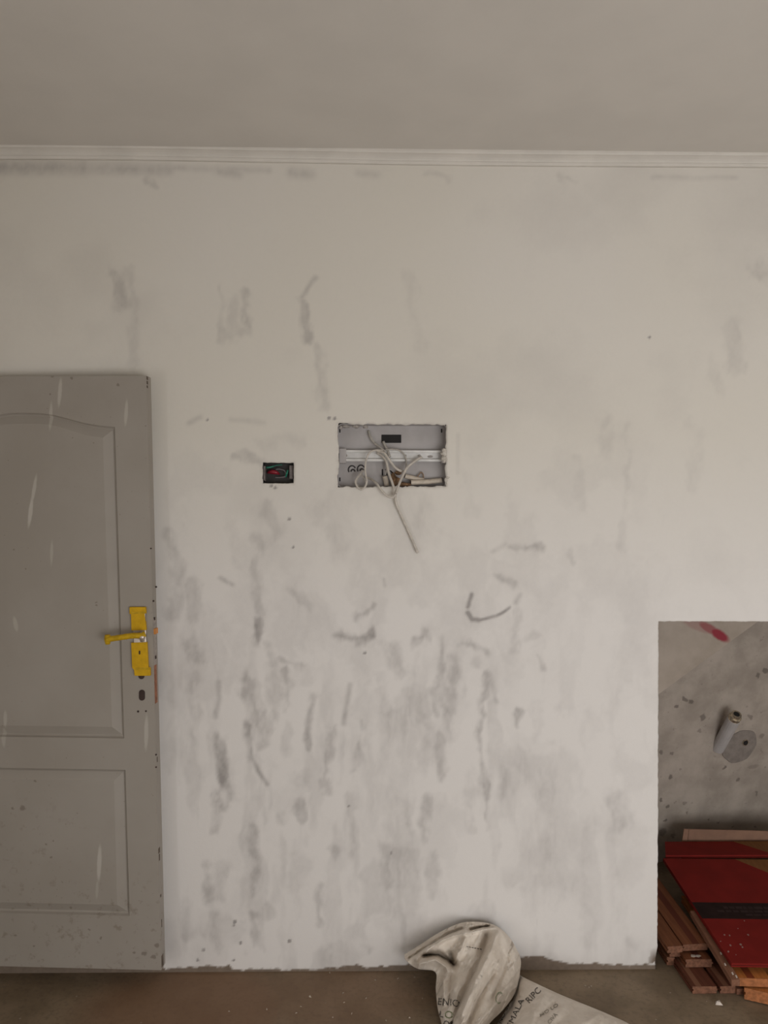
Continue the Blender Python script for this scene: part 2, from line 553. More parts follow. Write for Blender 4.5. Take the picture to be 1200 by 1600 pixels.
# cornice: flat fillet, bead, cove
prof = [(0, 0.0), (-0.012, 0.0), (-0.015, 0.004), (-0.0155, 0.009), (-0.011, 0.012), (-0.012, 0.017), (-0.018, 0.023), (-0.026, 0.0275), (-0.031, 0.029), (-0.033, 0.034), (-0.033, 0.0395), (0, 0.0395)]
tl = [(0, 231.5), (100, 231.5), (200, 232.5), (300, 234), (400, 236), (500, 237.5), (600, 239.5), (700, 241), (800, 242), (900, 242.8), (1000, 243.2), (1100, 243.8), (1200, 244.5)]
xs = [XL] + [P(a, c).x for a, c in tl] + [XR]
zs = [P(*tl[0]).z + 0.004] + [P(a, c).z for a, c in tl] + [P(*tl[-1]).z - 0.01]
mb = MB()
vs, fs = [], []
nP = len(prof)
for x, z in zip(xs, zs):
    for (py_, pz_) in prof:
        vs.append((x, py_ + 0.002, z - 0.0395 + pz_ + (0.0 if pz_ < 0.039 else 0.012)))
for i in range(len(xs) - 1):
    for k in range(nP):
        k2 = (k + 1) % nP
        fs.append([i * nP + k, i * nP + k2, (i + 1) * nP + k2, (i + 1) * nP + k])
mb.add(vs, fs)
M_CORN = simple('cornice_paint', (0.69, 0.655, 0.61), 0.65, var=0.05, scale=8, bmp=0.1)
tag(build('trim_1', mb, M_CORN), kind='structure')

m, nt, b = new_mat('bare_concrete_floor')
c = mixc(nt, ramp(nt, noise(nt, 5, 5), 0.35, 0.65), (0.175, 0.126, 0.078), (0.255, 0.190, 0.125))
c = mixc(nt, math_(nt, 'MULTIPLY', ramp(nt, noise(nt, 60, 4), 0.45, 0.75), 0.45), c, (0.11, 0.078, 0.055))
rp = PZ(290, 1575)
c = mixc(nt, math_(nt, 'MULTIPLY', spots(nt, [((rp.x, rp.y, 0), (0.42, 0.30, 0.3), 0, 0.8), ((rp.x + .45, rp.y + .05, 0), (0.4, 0.2, 0.3), 0, 0.5)], 0.05), 0.8), c, (0.22, 0.115, 0.062))
vr = N(nt, 'ShaderNodeTexVoronoi')
vr.inputs['Scale'].default_value = 26
nt.links.new(N(nt, 'ShaderNodeTexCoord').outputs['Object'], vr.inputs['Vector'])
sp = math_(nt, 'MULTIPLY', math_(nt, 'LESS_THAN', vr.outputs['Distance'], 0.075), ramp(nt, noise(nt, 9, 2), 0.52, 0.62))
c = mixc(nt, math_(nt, 'MULTIPLY', sp, 0.6), c, (0.42, 0.37, 0.31))
nt.links.new(c, b.inputs['Base Color'])
b.inputs['Roughness'].default_value = 0.7
bump(nt, b, noise(nt, 70, 5), 0.35, 0.003)
M_FLOOR = m
mb = MB().box((XL, YR, -0.1), (XR, 1.0, 0.0))
tag(build('floor', mb, M_FLOOR), kind='structure')

mb = MB().box((XL - 0.12, -2.5, 0), (XL, 0.1, CEIL + .12)).box((XL - 0.12, YR, 0), (XL, -3.4, CEIL + .12))
mb.box((XL - 0.12, -3.4, 0), (XL, -2.5, .3)).box((XL - 0.12, -3.4, 1.4), (XL, -2.5, CEIL + .12))
tag(build('wall_left', mb, M_PLAIN), kind='structure')
tag(build('wall_right', MB().box((XR, YR, 0), (XR + 0.12, 0.1, CEIL + .12)), M_PLAIN), kind='structure')
mb = MB()
OX0, OX1, OZ = 0.45, 2.55, 1.45       # the wide opening the daylight comes through
mb.box((XL, YR - 0.15, 0), (OX0, YR, CEIL + .12)).box((OX1, YR - 0.15, 0), (XR, YR, CEIL + .12)).box((OX0, YR - 0.15, OZ), (OX1, YR, CEIL + .12))
tag(build('wall_back', mb, M_PLAIN), kind='structure')

# ------------------------------------------------------------------ recess under the stair
YB = 0.56
C1, C2 = P(1026, 1087, YB), P(1190, 967, YB)
dirc = (C2 - C1).normalized()
A0, A1 = C1 - dirc * 0.55, C2 + dirc * 1.1
nin = Vector((-dirc.z, 0, dirc.x))       # up-left, in the wall plane
dn = -nin                                 # down-right
depth_dir = (dn * math.cos(math.radians(18)) + Vector((0, 1, 0)) * math.sin(math.radians(18)))


def fold(px, py):                         # the leaning lower face
    return PN(px, py, C1, dirc.cross(depth_dir).normalized())


m, nt, b = new_mat('raw_cement_render')
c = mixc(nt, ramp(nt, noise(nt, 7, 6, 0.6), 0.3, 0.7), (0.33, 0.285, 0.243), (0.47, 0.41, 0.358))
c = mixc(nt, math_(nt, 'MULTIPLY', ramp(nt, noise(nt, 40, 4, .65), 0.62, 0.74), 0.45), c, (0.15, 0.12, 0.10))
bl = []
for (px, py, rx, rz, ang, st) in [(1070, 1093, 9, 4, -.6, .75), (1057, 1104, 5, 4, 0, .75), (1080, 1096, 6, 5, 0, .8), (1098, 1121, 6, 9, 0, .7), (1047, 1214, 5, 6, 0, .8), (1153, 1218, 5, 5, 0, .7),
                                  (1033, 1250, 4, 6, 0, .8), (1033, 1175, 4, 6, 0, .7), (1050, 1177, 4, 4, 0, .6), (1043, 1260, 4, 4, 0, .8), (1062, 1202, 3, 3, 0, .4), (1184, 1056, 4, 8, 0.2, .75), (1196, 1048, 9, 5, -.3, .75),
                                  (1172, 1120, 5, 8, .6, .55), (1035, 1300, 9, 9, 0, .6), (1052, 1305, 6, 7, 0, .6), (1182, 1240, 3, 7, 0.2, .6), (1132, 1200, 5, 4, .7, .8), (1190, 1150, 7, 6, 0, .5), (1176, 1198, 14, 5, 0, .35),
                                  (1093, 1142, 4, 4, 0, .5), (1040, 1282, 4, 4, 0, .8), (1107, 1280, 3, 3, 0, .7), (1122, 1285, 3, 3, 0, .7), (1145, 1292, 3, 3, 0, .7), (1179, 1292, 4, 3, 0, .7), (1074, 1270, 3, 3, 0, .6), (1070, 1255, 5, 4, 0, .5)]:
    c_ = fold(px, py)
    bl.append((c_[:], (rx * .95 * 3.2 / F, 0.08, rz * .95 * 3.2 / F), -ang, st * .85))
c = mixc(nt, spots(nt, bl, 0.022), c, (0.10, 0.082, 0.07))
nt.links.new(c, b.inputs['Base Color'])
b.inputs['Roughness'].default_value = 0.85
bump(nt, b, noise(nt, 60, 6), 0.35, 0.004)
M_CEM = m

m, nt, b = new_mat('pale_lit_cement_render')  # paler cement, lightened further in colour so the upper face reads as lit
c = mixc(nt, ramp(nt, noise(nt, 6, 5, 0.6), 0.3, 0.7), (0.41, 0.345, 0.285), (0.52, 0.445, 0.38))
rm = [(P(1124, 992, YB)[:], (15 * 1.5 * 3.1 / F, 0.05, 6.5 * 1.5 * 3.1 / F), 0.56, 1.0), (P(1108, 982, YB)[:], (17 * 1.5 * 3.1 / F, 0.05, 6 * 1.5 * 3.1 / F), 0.5, .75), (P(1092, 978, YB)[:], (24 * 1.5 * 3.1 / F, 0.05, 7 * 1.5 * 3.1 / F), 0.35, .3)]
c = mixc(nt, math_(nt, 'MULTIPLY', spots(nt, rm, 0.004), 0.95), c, (0.32, 0.022, 0.045))
nt.links.new(c, b.inputs['Base Color'])
b.inputs['Roughness'].default_value = 0.85
bump(nt, b, noise(nt, 50, 5), 0.25, 0.003)
M_CEM2 = m

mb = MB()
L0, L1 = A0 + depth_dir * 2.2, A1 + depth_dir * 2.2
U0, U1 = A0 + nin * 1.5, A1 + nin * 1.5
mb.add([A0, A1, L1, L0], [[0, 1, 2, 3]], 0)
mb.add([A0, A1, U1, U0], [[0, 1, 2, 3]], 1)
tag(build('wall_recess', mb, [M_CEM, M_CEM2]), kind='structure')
mb = MB().box((xo - 0.28, 0.16, 0), (xo - 0.2, 1.0, zo + 0.6))
tag(build('wall_recess_left', mb, M_CEM2), kind='structure')
mb = MB().box((XO2, 0.16, 0), (XO2 + 0.08, 1.0, zo + 0.6))
tag(build('wall_recess_right', mb, M_CEM2), kind='structure')
mb = MB().box((xo - 0.3, 0.0 + 0.161, zo + 0.55), (XO2 + .1, 1.0, zo + 0.65))
tag(build('wall_recess_top', mb, M_CEM2), kind='structure')

# ------------------------------------------------------------------ door leaf, swung back almost flat against the wall
TH = math.radians(3.0)
D0 = P(252, 1516, -0.088)                 # foot of its front corner
DX = Vector((math.cos(TH), -math.sin(TH), 0))      # along the leaf, towards the lock edge
DN = Vector((-math.sin(TH), -math.cos(TH), 0))     # out of the leaf, to the viewer
DT = 0.040


def DP(px, py, off=0.0):
    return PN(px, py, D0 + DN * off, DN)


top = DP(229, 587)
KS = ((top - D0).dot(DX)) / (top.z - D0.z)         # the leaf hangs out of square
DW = 0.80


def sz(p):                                 # leaf coordinates (squared up)
    z = p.z - D0.z
    return ((p - D0).dot(DX) - KS * z, z)


def W(s, z, off=0.0):
    return D0 + DX * (s + KS * z) + Vector((0, 0, z)) + DN * off


HT = top.z - D0.z
half_out = [(194, 1154), (179.5, 667), (165, 666), (150, 664), (137, 662), (124, 659), (110, 655), (97, 651.5), (82, 648), (66, 645.8), (50, 645)]
half_in = [(175, 1136), (160.5, 684), (148, 682.5), (136, 680.5), (124, 677), (112, 673), (100, 669), (88, 665.8), (76, 663.6), (64, 662.4), (50, 662)]


def panel(half_o, half_i, sc):
    def full(h):
        r = [sz(DP(*p)) for p in h]
        r = [(max(a, sc + 0.0), z) for a, z in r]
        l = [(2 * sc - a, z) for a, z in r[::-1][1:]] if abs(r[-1][0] - sc) < 0.02 else [(2 * sc - a, z) for a, z in r[::-1]]
        return r + l
    return full(half_o), full(half_i)


SCN = -DW / 2
po, pi_ = panel(half_out, half_in, SCN)
po[10] = (SCN, po[10][1]); pi_[10] = (SCN, pi_[10][1])
qo, qi = panel([(202.5, 1431), (196, 1203)], [(183, 1414), (178, 1220)], SCN)


def inset(lo, li, t):
    return [(a[0] + (c[0] - a[0]) * t, a[1] + (c[1] - a[1]) * t) for a, c in zip(lo, li)]


bm = bmesh.new()
rect = [(0, 0), (0, HT), (-DW, HT), (-DW, 0)]
rv = [bm.verts.new(W(s, z)) for s, z in rect]
loops = [rv]
edges = []
for lo, li in ((po, pi_), (qo, qi)):
    ring = [[bm.verts.new(W(s, z, off)) for s, z in l] for l, off in ((lo, 0), (inset(lo, li, .12), -.0075), (inset(lo, li, .26), -.0105), (inset(lo, li, .40), -.0085), (li, -.0005), (inset(li, inset(lo, li, .9), -.0), -.0005))]
    ring[-1] = ring[-2]
    loops.append(ring[0])
    for a, c in zip(ring[:-2], ring[1:-1]):
        n = len(a)
        for i in range(n):
            bm.faces.new([a[i], a[(i + 1) % n], c[(i + 1) % n], c[i]])
    bm.faces.new(ring[-2])
for l in loops:
    for i in range(len(l)):
        e = bm.edges.get((l[i], l[(i + 1) % len(l)])) or bm.edges.new((l[i], l[(i + 1) % len(l)]))
        edges.append(e)
bmesh.ops.triangle_fill(bm, use_beauty=True, edges=edges)
bk = [bm.verts.new(W(s, z, -DT)) for s, z in rect]
for i in range(4):
    bm.faces.new([rv[i], rv[(i + 1) % 4], bk[(i + 1) % 4], bk[i]])
bm.faces.new(bk)
bmesh.ops.recalc_face_normals(bm, faces=bm.faces)
me = bpy.data.meshes.new('door_1')
bm.to_mesh(me)
bm.free()
door = bpy.data.objects.new('door_1', me)
COL.objects.link(door)
tag(door, kind='structure')

m, nt, b = new_mat('door_grey_paint')
c = mixc(nt, ramp(nt, noise(nt, 4, 4), 0.3, 0.7), (0.322, 0.290, 0.254), (0.350, 0.318, 0.284))
dirty = math_(nt, 'MULTIPLY', ramp(nt, noise(nt, 34, 5, 0.65), 0.56, 0.70), spots(nt, [(W(-.2, .10)[:], (.75, .3, .26), 0, 1), (W(-.6, .25)[:], (.6, .3, .4), 0, .7)]))
c = mixc(nt, math_(nt, 'MULTIPLY', dirty, 0.55), c, (0.20, 0.165, 0.125))
pk = math_(nt, 'MULTIPLY', ramp(nt, noise(nt, 120, 2), 0.735, 0.77), 0.7)
c = mixc(nt, pk, c, (0.16, 0.13, 0.10))
smear = []
for (x0, y0, x1, y1, wd, st) in [(95, 594, 92, 632, 2.6, .55), (80, 632, 78, 668, 2.4, .5), (198, 628, 196, 662, 2.4, .5), (56, 746, 50, 784, 2.4, .6), (50, 780, 45, 820, 2.8, .7), (81, 848, 80, 880, 2, .35), (229, 1122, 228, 1168, 2.8, .5),
                                 (156, 1325, 154, 1372, 3, .6), (152, 1378, 151, 1402, 2, .25), (8, 1112, 8, 1135, 2.5, .4), (5, 1140, 6, 1165, 3, .35), (22, 965, 26, 985, 3, .4)]:
    a, e = DP(x0, y0), DP(x1, y1)
    L = (e - a).length / 2
    smear.append((((a + e) / 2)[:], (wd * 1.5 * 2.5 / F, 0.05, L * 1.5), math.atan2(e.x - a.x, e.z - a.z), st))
c = mixc(nt, spots(nt, smear, 0.003), c, (0.56, 0.525, 0.48))
dk = []
for (px, py, r) in [(82, 588.5, 3), (112, 591, 3), (184, 601, 3), (78, 616, 2), (78, 1, 1), (21, 858, 2.5), (41, 889, 1.6), (113, 684, 1.5), (72, 1319, 2.2), (83, 1314, 2), (80, 1340, 2.2), (35, 1263, 6), (20, 1263, 3), (140, 1452, 2.5), (157, 1466, 2.2),
                    (24, 1462, 2.6), (54, 1220, 2.5), (109, 1419, 3), (54, 1478, 2), (225, 1490, 5), (240, 1495, 5), (245, 1477, 5), (210, 1488, 3), (147, 692, 1.4), (228, 665, 1.5), (150, 940, 2), (120, 1270, 1), (150, 945, 2)]:
    dk.append((DP(px, py)[:], (r * 1.1 * 2.5 / F, .05, r * .9 * 2.5 / F), 0, .6))
c = mixc(nt, spots(nt, dk, 0.014), c, (0.15, 0.12, 0.095))
nt.links.new(c, b.inputs['Base Color'])
b.inputs['Roughness'].default_value = 0.55
bump(nt, b, noise(nt, 150, 4), 0.06, 0.001)
M_DOOR = m
me.materials.append(m)

M_TAPE = simple('yellow_masking_tape', (0.62, 0.365, 0.010), 0.55, var=0.10, scale=45, bmp=0.35, bscale=90)
M_TAPE2 = simple('yellow_masking_tape_crumpled', (0.54, 0.335, 0.014), 0.55, var=0.16, scale=60, bmp=0.6, bscale=110)
for m_ in (M_TAPE, M_TAPE2):
    m_.node_tree.nodes['Principled BSDF'].inputs['Specular IOR Level'].default_value = .2
M_CHROME = simple('worn_chrome', (0.50, 0.44, 0.39), 0.4, 0.7, var=0.2, scale=60)
M_STEEL = simple('dull_steel', (0.42, 0.38, 0.35), 0.45, 0.7, var=0.2, scale=80)
M_HOLE = simple('bored_hole_dark', (0.045, 0.028, 0.024), 0.9, var=0.3)
M_WOODRAW = simple('raw_red_wood', (0.30, 0.125, 0.07), 0.8, var=0.3, scale=70, bmp=0.3)
M_ORANGE = simple('orange_latch', (0.62, 0.25, 0.06), 0.6, var=0.1)
M_CHIP = simple('chipped_edge_dark', (0.12, 0.09, 0.07), 0.85, var=0.3)


def dprism(name, pts, o0, o1, mat, parent, bevel=0.0, label=None):
    a = [DP(x, y, o0) for x, y in pts]
    mb_ = MB().prism(a, DN * (o1 - o0))
    o = build(name, mb_, mat, parent, bevel=bevel)
    if label:
        o['label'] = label
    return o


def rrect(x0, y0, x1, y1, r, n=4):
    out = []
    for cx_, cy_, a0 in ((x1 - r, y0 + r, -90), (x1 - r, y1 - r, 0), (x0 + r, y1 - r, 90), (x0 + r, y0 + r, 180)):
        for i in range(n + 1):
            a = math.radians(a0 + 90 * i / n)
            out.append((cx_ + r * math.cos(a), cy_ + r * math.sin(a)))
    return out


dprism('handle_plate', [(208, 950), (228, 950), (231.5, 1050), (212, 1050)], 0.0, .009, M_CHROME, door, .002, 'chrome plate bared between two strips of yellow tape')
dprism('tape_strip', [(204, 948), (229, 948), (229.5, 957.5), (227.5, 958), (230, 984), (207, 984.5), (206.3, 958.5), (204, 959)], .0004, .0115, M_TAPE, door, .0015, 'yellow masking tape over the top of the handle plate')
dprism('tape_strip', [(206.5, 1003.5), (231, 1002.5), (233, 1041), (236, 1045), (236.5, 1055), (212, 1055), (211, 1046), (208, 1042)], .0004, .0115, M_TAPE, door, .0015, 'yellow masking tape over the foot of the handle plate')
dprism('tape_edge', [(204, 956), (229, 955.5), (229, 958.5), (204, 959.5)], .0115, .0125, M_TAPE2, door)
dprism('tape_edge', [(210, 1043.5), (235.5, 1042.5), (236, 1046), (210.5, 1047)], .0115, .0125, M_TAPE2, door)
dprism('keyhole', rrect(217, 1016.5, 219.3, 1022.5, 1), .0110, .0122, M_HOLE, door)
mb = MB().tube([DP(219, 994, .002), DP(219, 994, .030), DP(219, 994, .045)], [.011, .0095, .0095], 14)
build('handle_neck', mb, M_CHROME, door, smooth=False)
lv = smooth_path([DP(227, 990.5, .046), DP(219, 993, .050), DP(205, 993.5, .052), DP(188, 996, .052), DP(174, 998, .051), DP(167, 998.5, .049)], 4)
mb = MB().tube(lv, [.0085 + .0025 * abs(math.sin(i * 1.1)) * .4 for i in range(len(lv))], 12, flat=1.25)
mb.tube([DP(168, 992, .049), DP(168, 999, .048), DP(168.5, 1006.5, .047)], [.0085, .0105, .0075], 12)
lev = build('lever_handle', mb, M_TAPE2, door, smooth=True)
lev['label'] = 'lever handle wrapped in crumpled yellow tape'
mb = MB().tube([DP(222, 988, .047), DP(222.3, 995, .051), DP(222, 1002, .047)], [.006, .0105, .006], 12)
build('lever_boss', mb, M_CHROME, door, smooth=True)
dprism('bored_hole', rrect(216.5, 1046, 226, 1061, 4.5), -.001, .0012, M_HOLE, door)
dprism('bored_hole', rrect(217.3, 1077.5, 226.8, 1094.5, 4.6), -.001, .0012, M_HOLE, door)
for x, y, r in ((216, 1111.5, 1.7), (228.3, 1111, 1.4), (240, 939, 1.5), (236, 857, 1.3), (244, 917, 1.6), (244, 1179, 1.4), (244, 1198.5, 1.4)):
    dprism('screw_hole', rrect(x - r, y - r, x + r, y + r, r * .98, 3), -.001, .0008, M_HOLE, door)


def edge_strip(name, y0, y1, a0, a1, out, mat):
    """a strip on the lock edge of the leaf; a = 0 front corner, 1 back corner"""
    z0, z1 = sz(DP(240, y1))[1], sz(DP(240, y0))[1]
    p = [W(0, z0, -DT * a0), W(0, z1, -DT * a0), W(0, z1, -DT * a1), W(0, z0, -DT * a1)]
    return build(name, MB().prism([q_ - DX * .0005 for q_ in p], DX * (out + .0005)), mat, door)


edge_strip('lock_faceplate', 967, 1040, .10, .72, .0012, M_STEEL)
edge_strip('latch_bolt', 983, 991.5, .12, .80, .006, M_ORANGE)
edge_strip('exposed_wood', 1040, 1100, .06, .62, .0010, M_WOODRAW)
edge_strip('screw', 965.5, 970, .25, .5, .0022, M_HOLE)
edge_strip('screw', 1026, 1031, .3, .55, .0022, M_HOLE)
for y0, y1, a0, a1 in ((588, 593, -.02, .3), (595, 600, 0, .25), (602, 606, 0, .2), (1326, 1334, .0, .35), (1336, 1346, .1, .3), (1495, 1513, .1, .55), (1440, 1452, .3, .42), (1400, 1404, .2, .4), (1184, 1192, .2, .34)):
    edge_strip('paint_chip', y0, y1, a0, a1, .0008, M_CHIP)
for z in (0.22, 0.95, 1.72):
    mb = MB().tube([W(-DW - .006, z - .05, -DT * .6), W(-DW - .006, z + .05, -DT * .6)], .007, 10)
    mb.prism([W(-DW + .0, z - .05, -DT * .3), W(-DW + .0, z + .05, -DT * .3), W(-DW - .003, z + .05, -DT * .3), W(-DW - .003, z - .05, -DT * .3)], DN * -.028)
    build('hinge', mb, M_STEEL, door)

# ------------------------------------------------------------------ distribution box
M_BOX = None
m, nt, b = new_mat('grey_box_plastic')
c = mixc(nt, ramp(nt, noise(nt, 9, 4), 0.3, 0.7), (0.38, 0.355, 0.35), (0.46, 0.435, 0.435))
db = [(P(x, y, .05)[:], (rx * 1.7 / S, .05, rz * 1.7 / S), 0, st) for x, y, rx, rz, st in ((543, 692, 6, 7, .7), (540, 700, 4, 3, .8), (549, 682, 2, 2, .5), (568, 676, 5, 6, .35), (567, 702, 4, 3, .4), (655, 677, 4, 2.2, .8), (662, 683, 1.8, 2.5, .5),
                                                                                               (680, 698, 4, 1.3, .7), (669, 694, 3, 1.5, .3), (668, 700, 3, 2, .3), (532, 740, 3, 5, .4), (540, 752, 6, 4, .3), (690, 672, 6, 8, .25))]
c = mixc(nt, spots(nt, db, .006), c, (0.20, 0.17, 0.155))
nt.links.new(c, b.inputs['Base Color'])
b.inputs['Roughness'].default_value = 0.5
M_BOX = m
M_BLACK = simple('black_void', (0.012, 0.010, 0.010), 0.8, var=0.1)
M_RAIL = simple('zinc_rail', (0.62, 0.61, 0.60), 0.42, 0.35, var=0.10, scale=30)
M_PLASTER = simple('plaster_lump', (0.62, 0.58, 0.53), 0.9, var=0.15, scale=120, bmp=0.8, bscale=160)
M_GREYPLASTER = simple('grey_mortar', (0.36, 0.33, 0.31), 0.9, var=0.2, scale=120, bmp=0.8, bscale=160)
BD = 0.058
cB = P(612, 712, 0.03)
dbx = thing('distribution_box', 'open grey plastic distribution box with metal rail set into the wall', 'distribution box', (cB.x, BD, P(612, 760).z))


def tray(x0, y0, x1, y1, r, yf, yb, wall_t):
    out = rrect(x0, y0, x1, y1, r, 5)
    inn = rrect(x0 + 1, y0 + 1, x1 - 1, y1 - 1, max(r - 1, .5), 5)
    o0 = [P(x, y, 0) for x, y in out]
    i0 = [P(x, y, 0) for x, y in inn]
    sh = lambda pts, Y: [Vector((p.x, Y, p.z)) for p in pts]
    L = [sh(o0, yb + wall_t), sh(o0, yf), sh(i0, yf), sh(i0, yb)]
    n = len(out)
    mb_ = MB()
    vs_ = sum(L, [])
    fs_ = []
    for a in range(3):
        for i in range(n):
            j = (i + 1) % n
            fs_.append([a * n + i, a * n + j, (a + 1) * n + j, (a + 1) * n + i])
    fs_.append(list(range(n)))
    fs_.append([3 * n + i for i in range(n)])
    return mb_.add(vs_, fs_)


build('box_shell', tray(526, 661.5, 699, 761.5, 9, .012, BD, .003), M_BOX, dbx)


def bprism(name, pts, y0, y1, mat, parent, bevel=0.0):
    a = [P(x, y, y0) for x, y in pts]
    return build(name, MB().prism(a, (0, y1 - y0, 0)), mat, parent, bevel=bevel)


bprism('black_cutout', rrect(596, 679.2, 627, 692, .8), BD - .0015, BD + .001, M_BLACK, dbx)
for x, y in ((531, 673), (690, 673), (531, 749), (690.5, 749)):
    bprism('slot', rrect(x - 1, y - 3, x + 1, y + 3, .6), BD - .0012, BD + .001, M_BLACK, dbx)
bprism('slot', rrect(596.5, 733, 598.6, 743, .5), BD - .0012, BD + .001, M_BLACK, dbx)
bprism('slot', [(601.5, 733), (603.5, 733), (606, 743), (604, 743.5)], BD - .0012, BD + .001, M_BLACK, dbx)
bprism('slot', [(608.5, 735), (611, 735), (617.5, 742), (616, 744)], BD - .0012, BD + .001, M_BLACK, dbx)
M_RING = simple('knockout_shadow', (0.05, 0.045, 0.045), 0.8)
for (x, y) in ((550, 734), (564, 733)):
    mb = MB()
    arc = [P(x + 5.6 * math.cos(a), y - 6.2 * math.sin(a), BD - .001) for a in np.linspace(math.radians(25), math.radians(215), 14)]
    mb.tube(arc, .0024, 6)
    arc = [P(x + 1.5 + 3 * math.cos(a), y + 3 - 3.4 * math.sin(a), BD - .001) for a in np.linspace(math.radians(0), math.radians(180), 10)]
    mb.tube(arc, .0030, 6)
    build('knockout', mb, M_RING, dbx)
# rail: hat section
xa, xb = P(536, 712, .04).x, P(691, 712, .04).x
zt = P(612, 703.7, .04).z
zb_ = P(612, 721, .04).z
hh = zt - zb_
sec = [(.034, 0), (.034, -.2), (.0345, -.22), (.046, -.22), (.046, -.78), (.0345, -.78), (.034, -.80), (.034, -1), (.0355, -1), (.0355, -.82), (.0475, -.80), (.0475, -.20), (.0355, -.18), (.0355, 0)]
mb = MB().prism([(xa, y, zt + z * hh) for y, z in sec], (xb - xa, 0, 0))
build('mounting_rail', mb, M_RAIL, dbx)
for x0, x1 in ((530, 541), (689, 698)):
    p0, p1 = P(x0, 724, .04), P(x1, 701, .04)
    build('rail_bracket', MB().box((p0.x, .030, p0.z), (p1.x, BD, p1.z)), M_BOX, dbx, bevel=.002)
for i, (x, y, r) in enumerate(((542, 708, 3), (655, 712, 3), (672, 713, 4.5), (633, 712, 2.5))):
    pass


def lump(name, pts, mat, parent, seed, sub=2):
    bm_ = bmesh.new()
    rng = random.Random(seed)
    for (c_, r_) in pts:
        r_ = r_ if isinstance(r_, (tuple, list)) else (r_,) * 3
        g = bmesh.ops.create_icosphere(bm_, subdivisions=sub, radius=1)
        for v in g['verts']:
            k = 1 + rng.uniform(-.22, .22)
            v.co = Vector(c_) + Vector((v.co.x * r_[0] * k, v.co.y * r_[1] * k, v.co.z * r_[2] * k))
    mb_ = MB()
    vs_ = [v.co.copy() for v in bm_.verts]
    bm_.verts.index_update()
    fs_ = [[v.index for v in f.verts] for f in bm_.faces]
    bm_.free()
    return build(name, mb_.add(vs_, fs_), mat, parent)


lump('plaster_lump', [(P(694, 703 + 3 * i, .006), (.006 + .003 * (i % 3), .010, .006)) for i in range(7)], M_PLASTER, dbx, 3)
lump('plaster_lump', [(P(697, 750, .002), (.006, .006, .008)), (P(700, 746, .001), (.006, .004, .004)), (P(698, 757, .001), (.003, .004, .008))], M_PLASTER, dbx, 4)
lump('plaster_lump', [(P(540, 666.5, .012), (.014, .010, .005)), (P(556, 667, .012), (.012, .009, .005)), (P(571, 667, .012), (.010, .009, .006)), (P(533, 668, .012), (.006, .008, .006))], M_GREYPLASTER, dbx, 5)
for x, y, r in ((672, 713.5, (.010, .003, .005)), (655, 712, (.006, .003, .004)), (541, 712, (.004, .003, .005)), (634, 712, (.003, .003, .004))):
    lump('plaster_lump', [(P(x, y, .0475), r)], M_GREYPLASTER, dbx, 6)
M_MUD = simple('brown_wire_debris', (0.20, 0.115, 0.06), 0.85, var=0.5, scale=90, bmp=0.6)
lump('debris', [(P(619, 752, .035), (.016, .014, .016)), (P(628, 757, .03), (.018, .016, .008)), (P(614, 745, .042), (.010, .010, .014)), (P(636, 758, .03), (.014, .014, .007)), (P(622, 739, .045), (.012, .008, .007))], M_MUD, dbx, 8)['label'] = 'brown debris heaped in the foot of the box'

# conduits and cables in and out of the box
M_COND = simple('cream_conduit', (0.55, 0.48, 0.40), 0.5, var=0.12, scale=60)
M_CAB = simple('off_white_cable', (0.56, 0.515, 0.465), 0.55, var=0.10, scale=60)
M_CABG = simple('dusty_grey_cable', (0.40, 0.37, 0.335), 0.65, var=0.18, scale=70)


def cable(name, label, cat, pts, r, mat, group=None, flat=1.0):
    w_ = [P(x, y, Y) for x, y, Y in pts]
    t = thing(name, label, cat, w_[0][:], group)
    build('sheath', MB().tube(smooth_path(w_, 8), r, 10, flat=flat), mat, t, smooth=True)
    return t


def conduit(label, pts, r):
    w_ = [P(x, y, Y) for x, y, Y in pts]
    t = thing('conduit', label, 'conduit', w_[0][:])
    build('pipe_wall', MB().tube(w_, r, 16, cap=True), M_COND, t)
    d = (w_[0] - w_[1]).normalized()
    build('bore', MB().tube([w_[0] + d * .0006, w_[0] - d * .004], r * .78, 14), M_HOLE, t)
    return t


conduit('thick cream conduit lying along the foot of the grey box', [(642, 754, .030), (667, 753, .036), (690, 750.5, .042)], .0088)
conduit('shorter cream conduit lying slanted above the thick conduit', [(633, 744, .040), (650, 748, .043), (662, 750.5, .047)], .0080)
conduit('short cream conduit stub standing upright in the foot of the box', [(601, 744, .036), (603, 752, .038), (604.5, 759, .040)], .0085)

cable('electric_cable', 'long white cable hanging out of the box down the wall', 'cable',
      [(590, 708, .028), (598, 713, .018), (604, 722, .010), (607, 738, .002), (612, 752, -.014), (617, 768, -.022), (619, 786, -.016), (625, 801, -.010), (633, 819, -.009), (642, 839, -.010), (653, 864, -.014)], .0043, M_CAB)
cable('electric_cable', 'white cable curving from the rail to the right and ending in the box', 'cable',
      [(589, 705, .020), (600, 708, .006), (608, 718, .000), (616, 729, .004), (624, 735, .012), (634, 737, .026)], .0042, M_CAB)
cable('electric_cable', 'white cable rising to the right, its dusty end over the rail', 'cable',
      [(619, 771, -.033), (623, 758, -.020), (629, 744, -.004), (636, 731, .006), (645, 723, .012), (652, 718, .018), (659, 714, .024)], .0044, M_CAB)
cable('electric_cable', 'white cable slack in a bow below the edge of the box', 'cable',
      [(572, 746, .042), (580, 749, .020), (588, 755, -.012), (596, 766, -.024), (605, 775, -.028), (613, 777, -.030), (619, 772, -.033)], .0038, M_CAB)
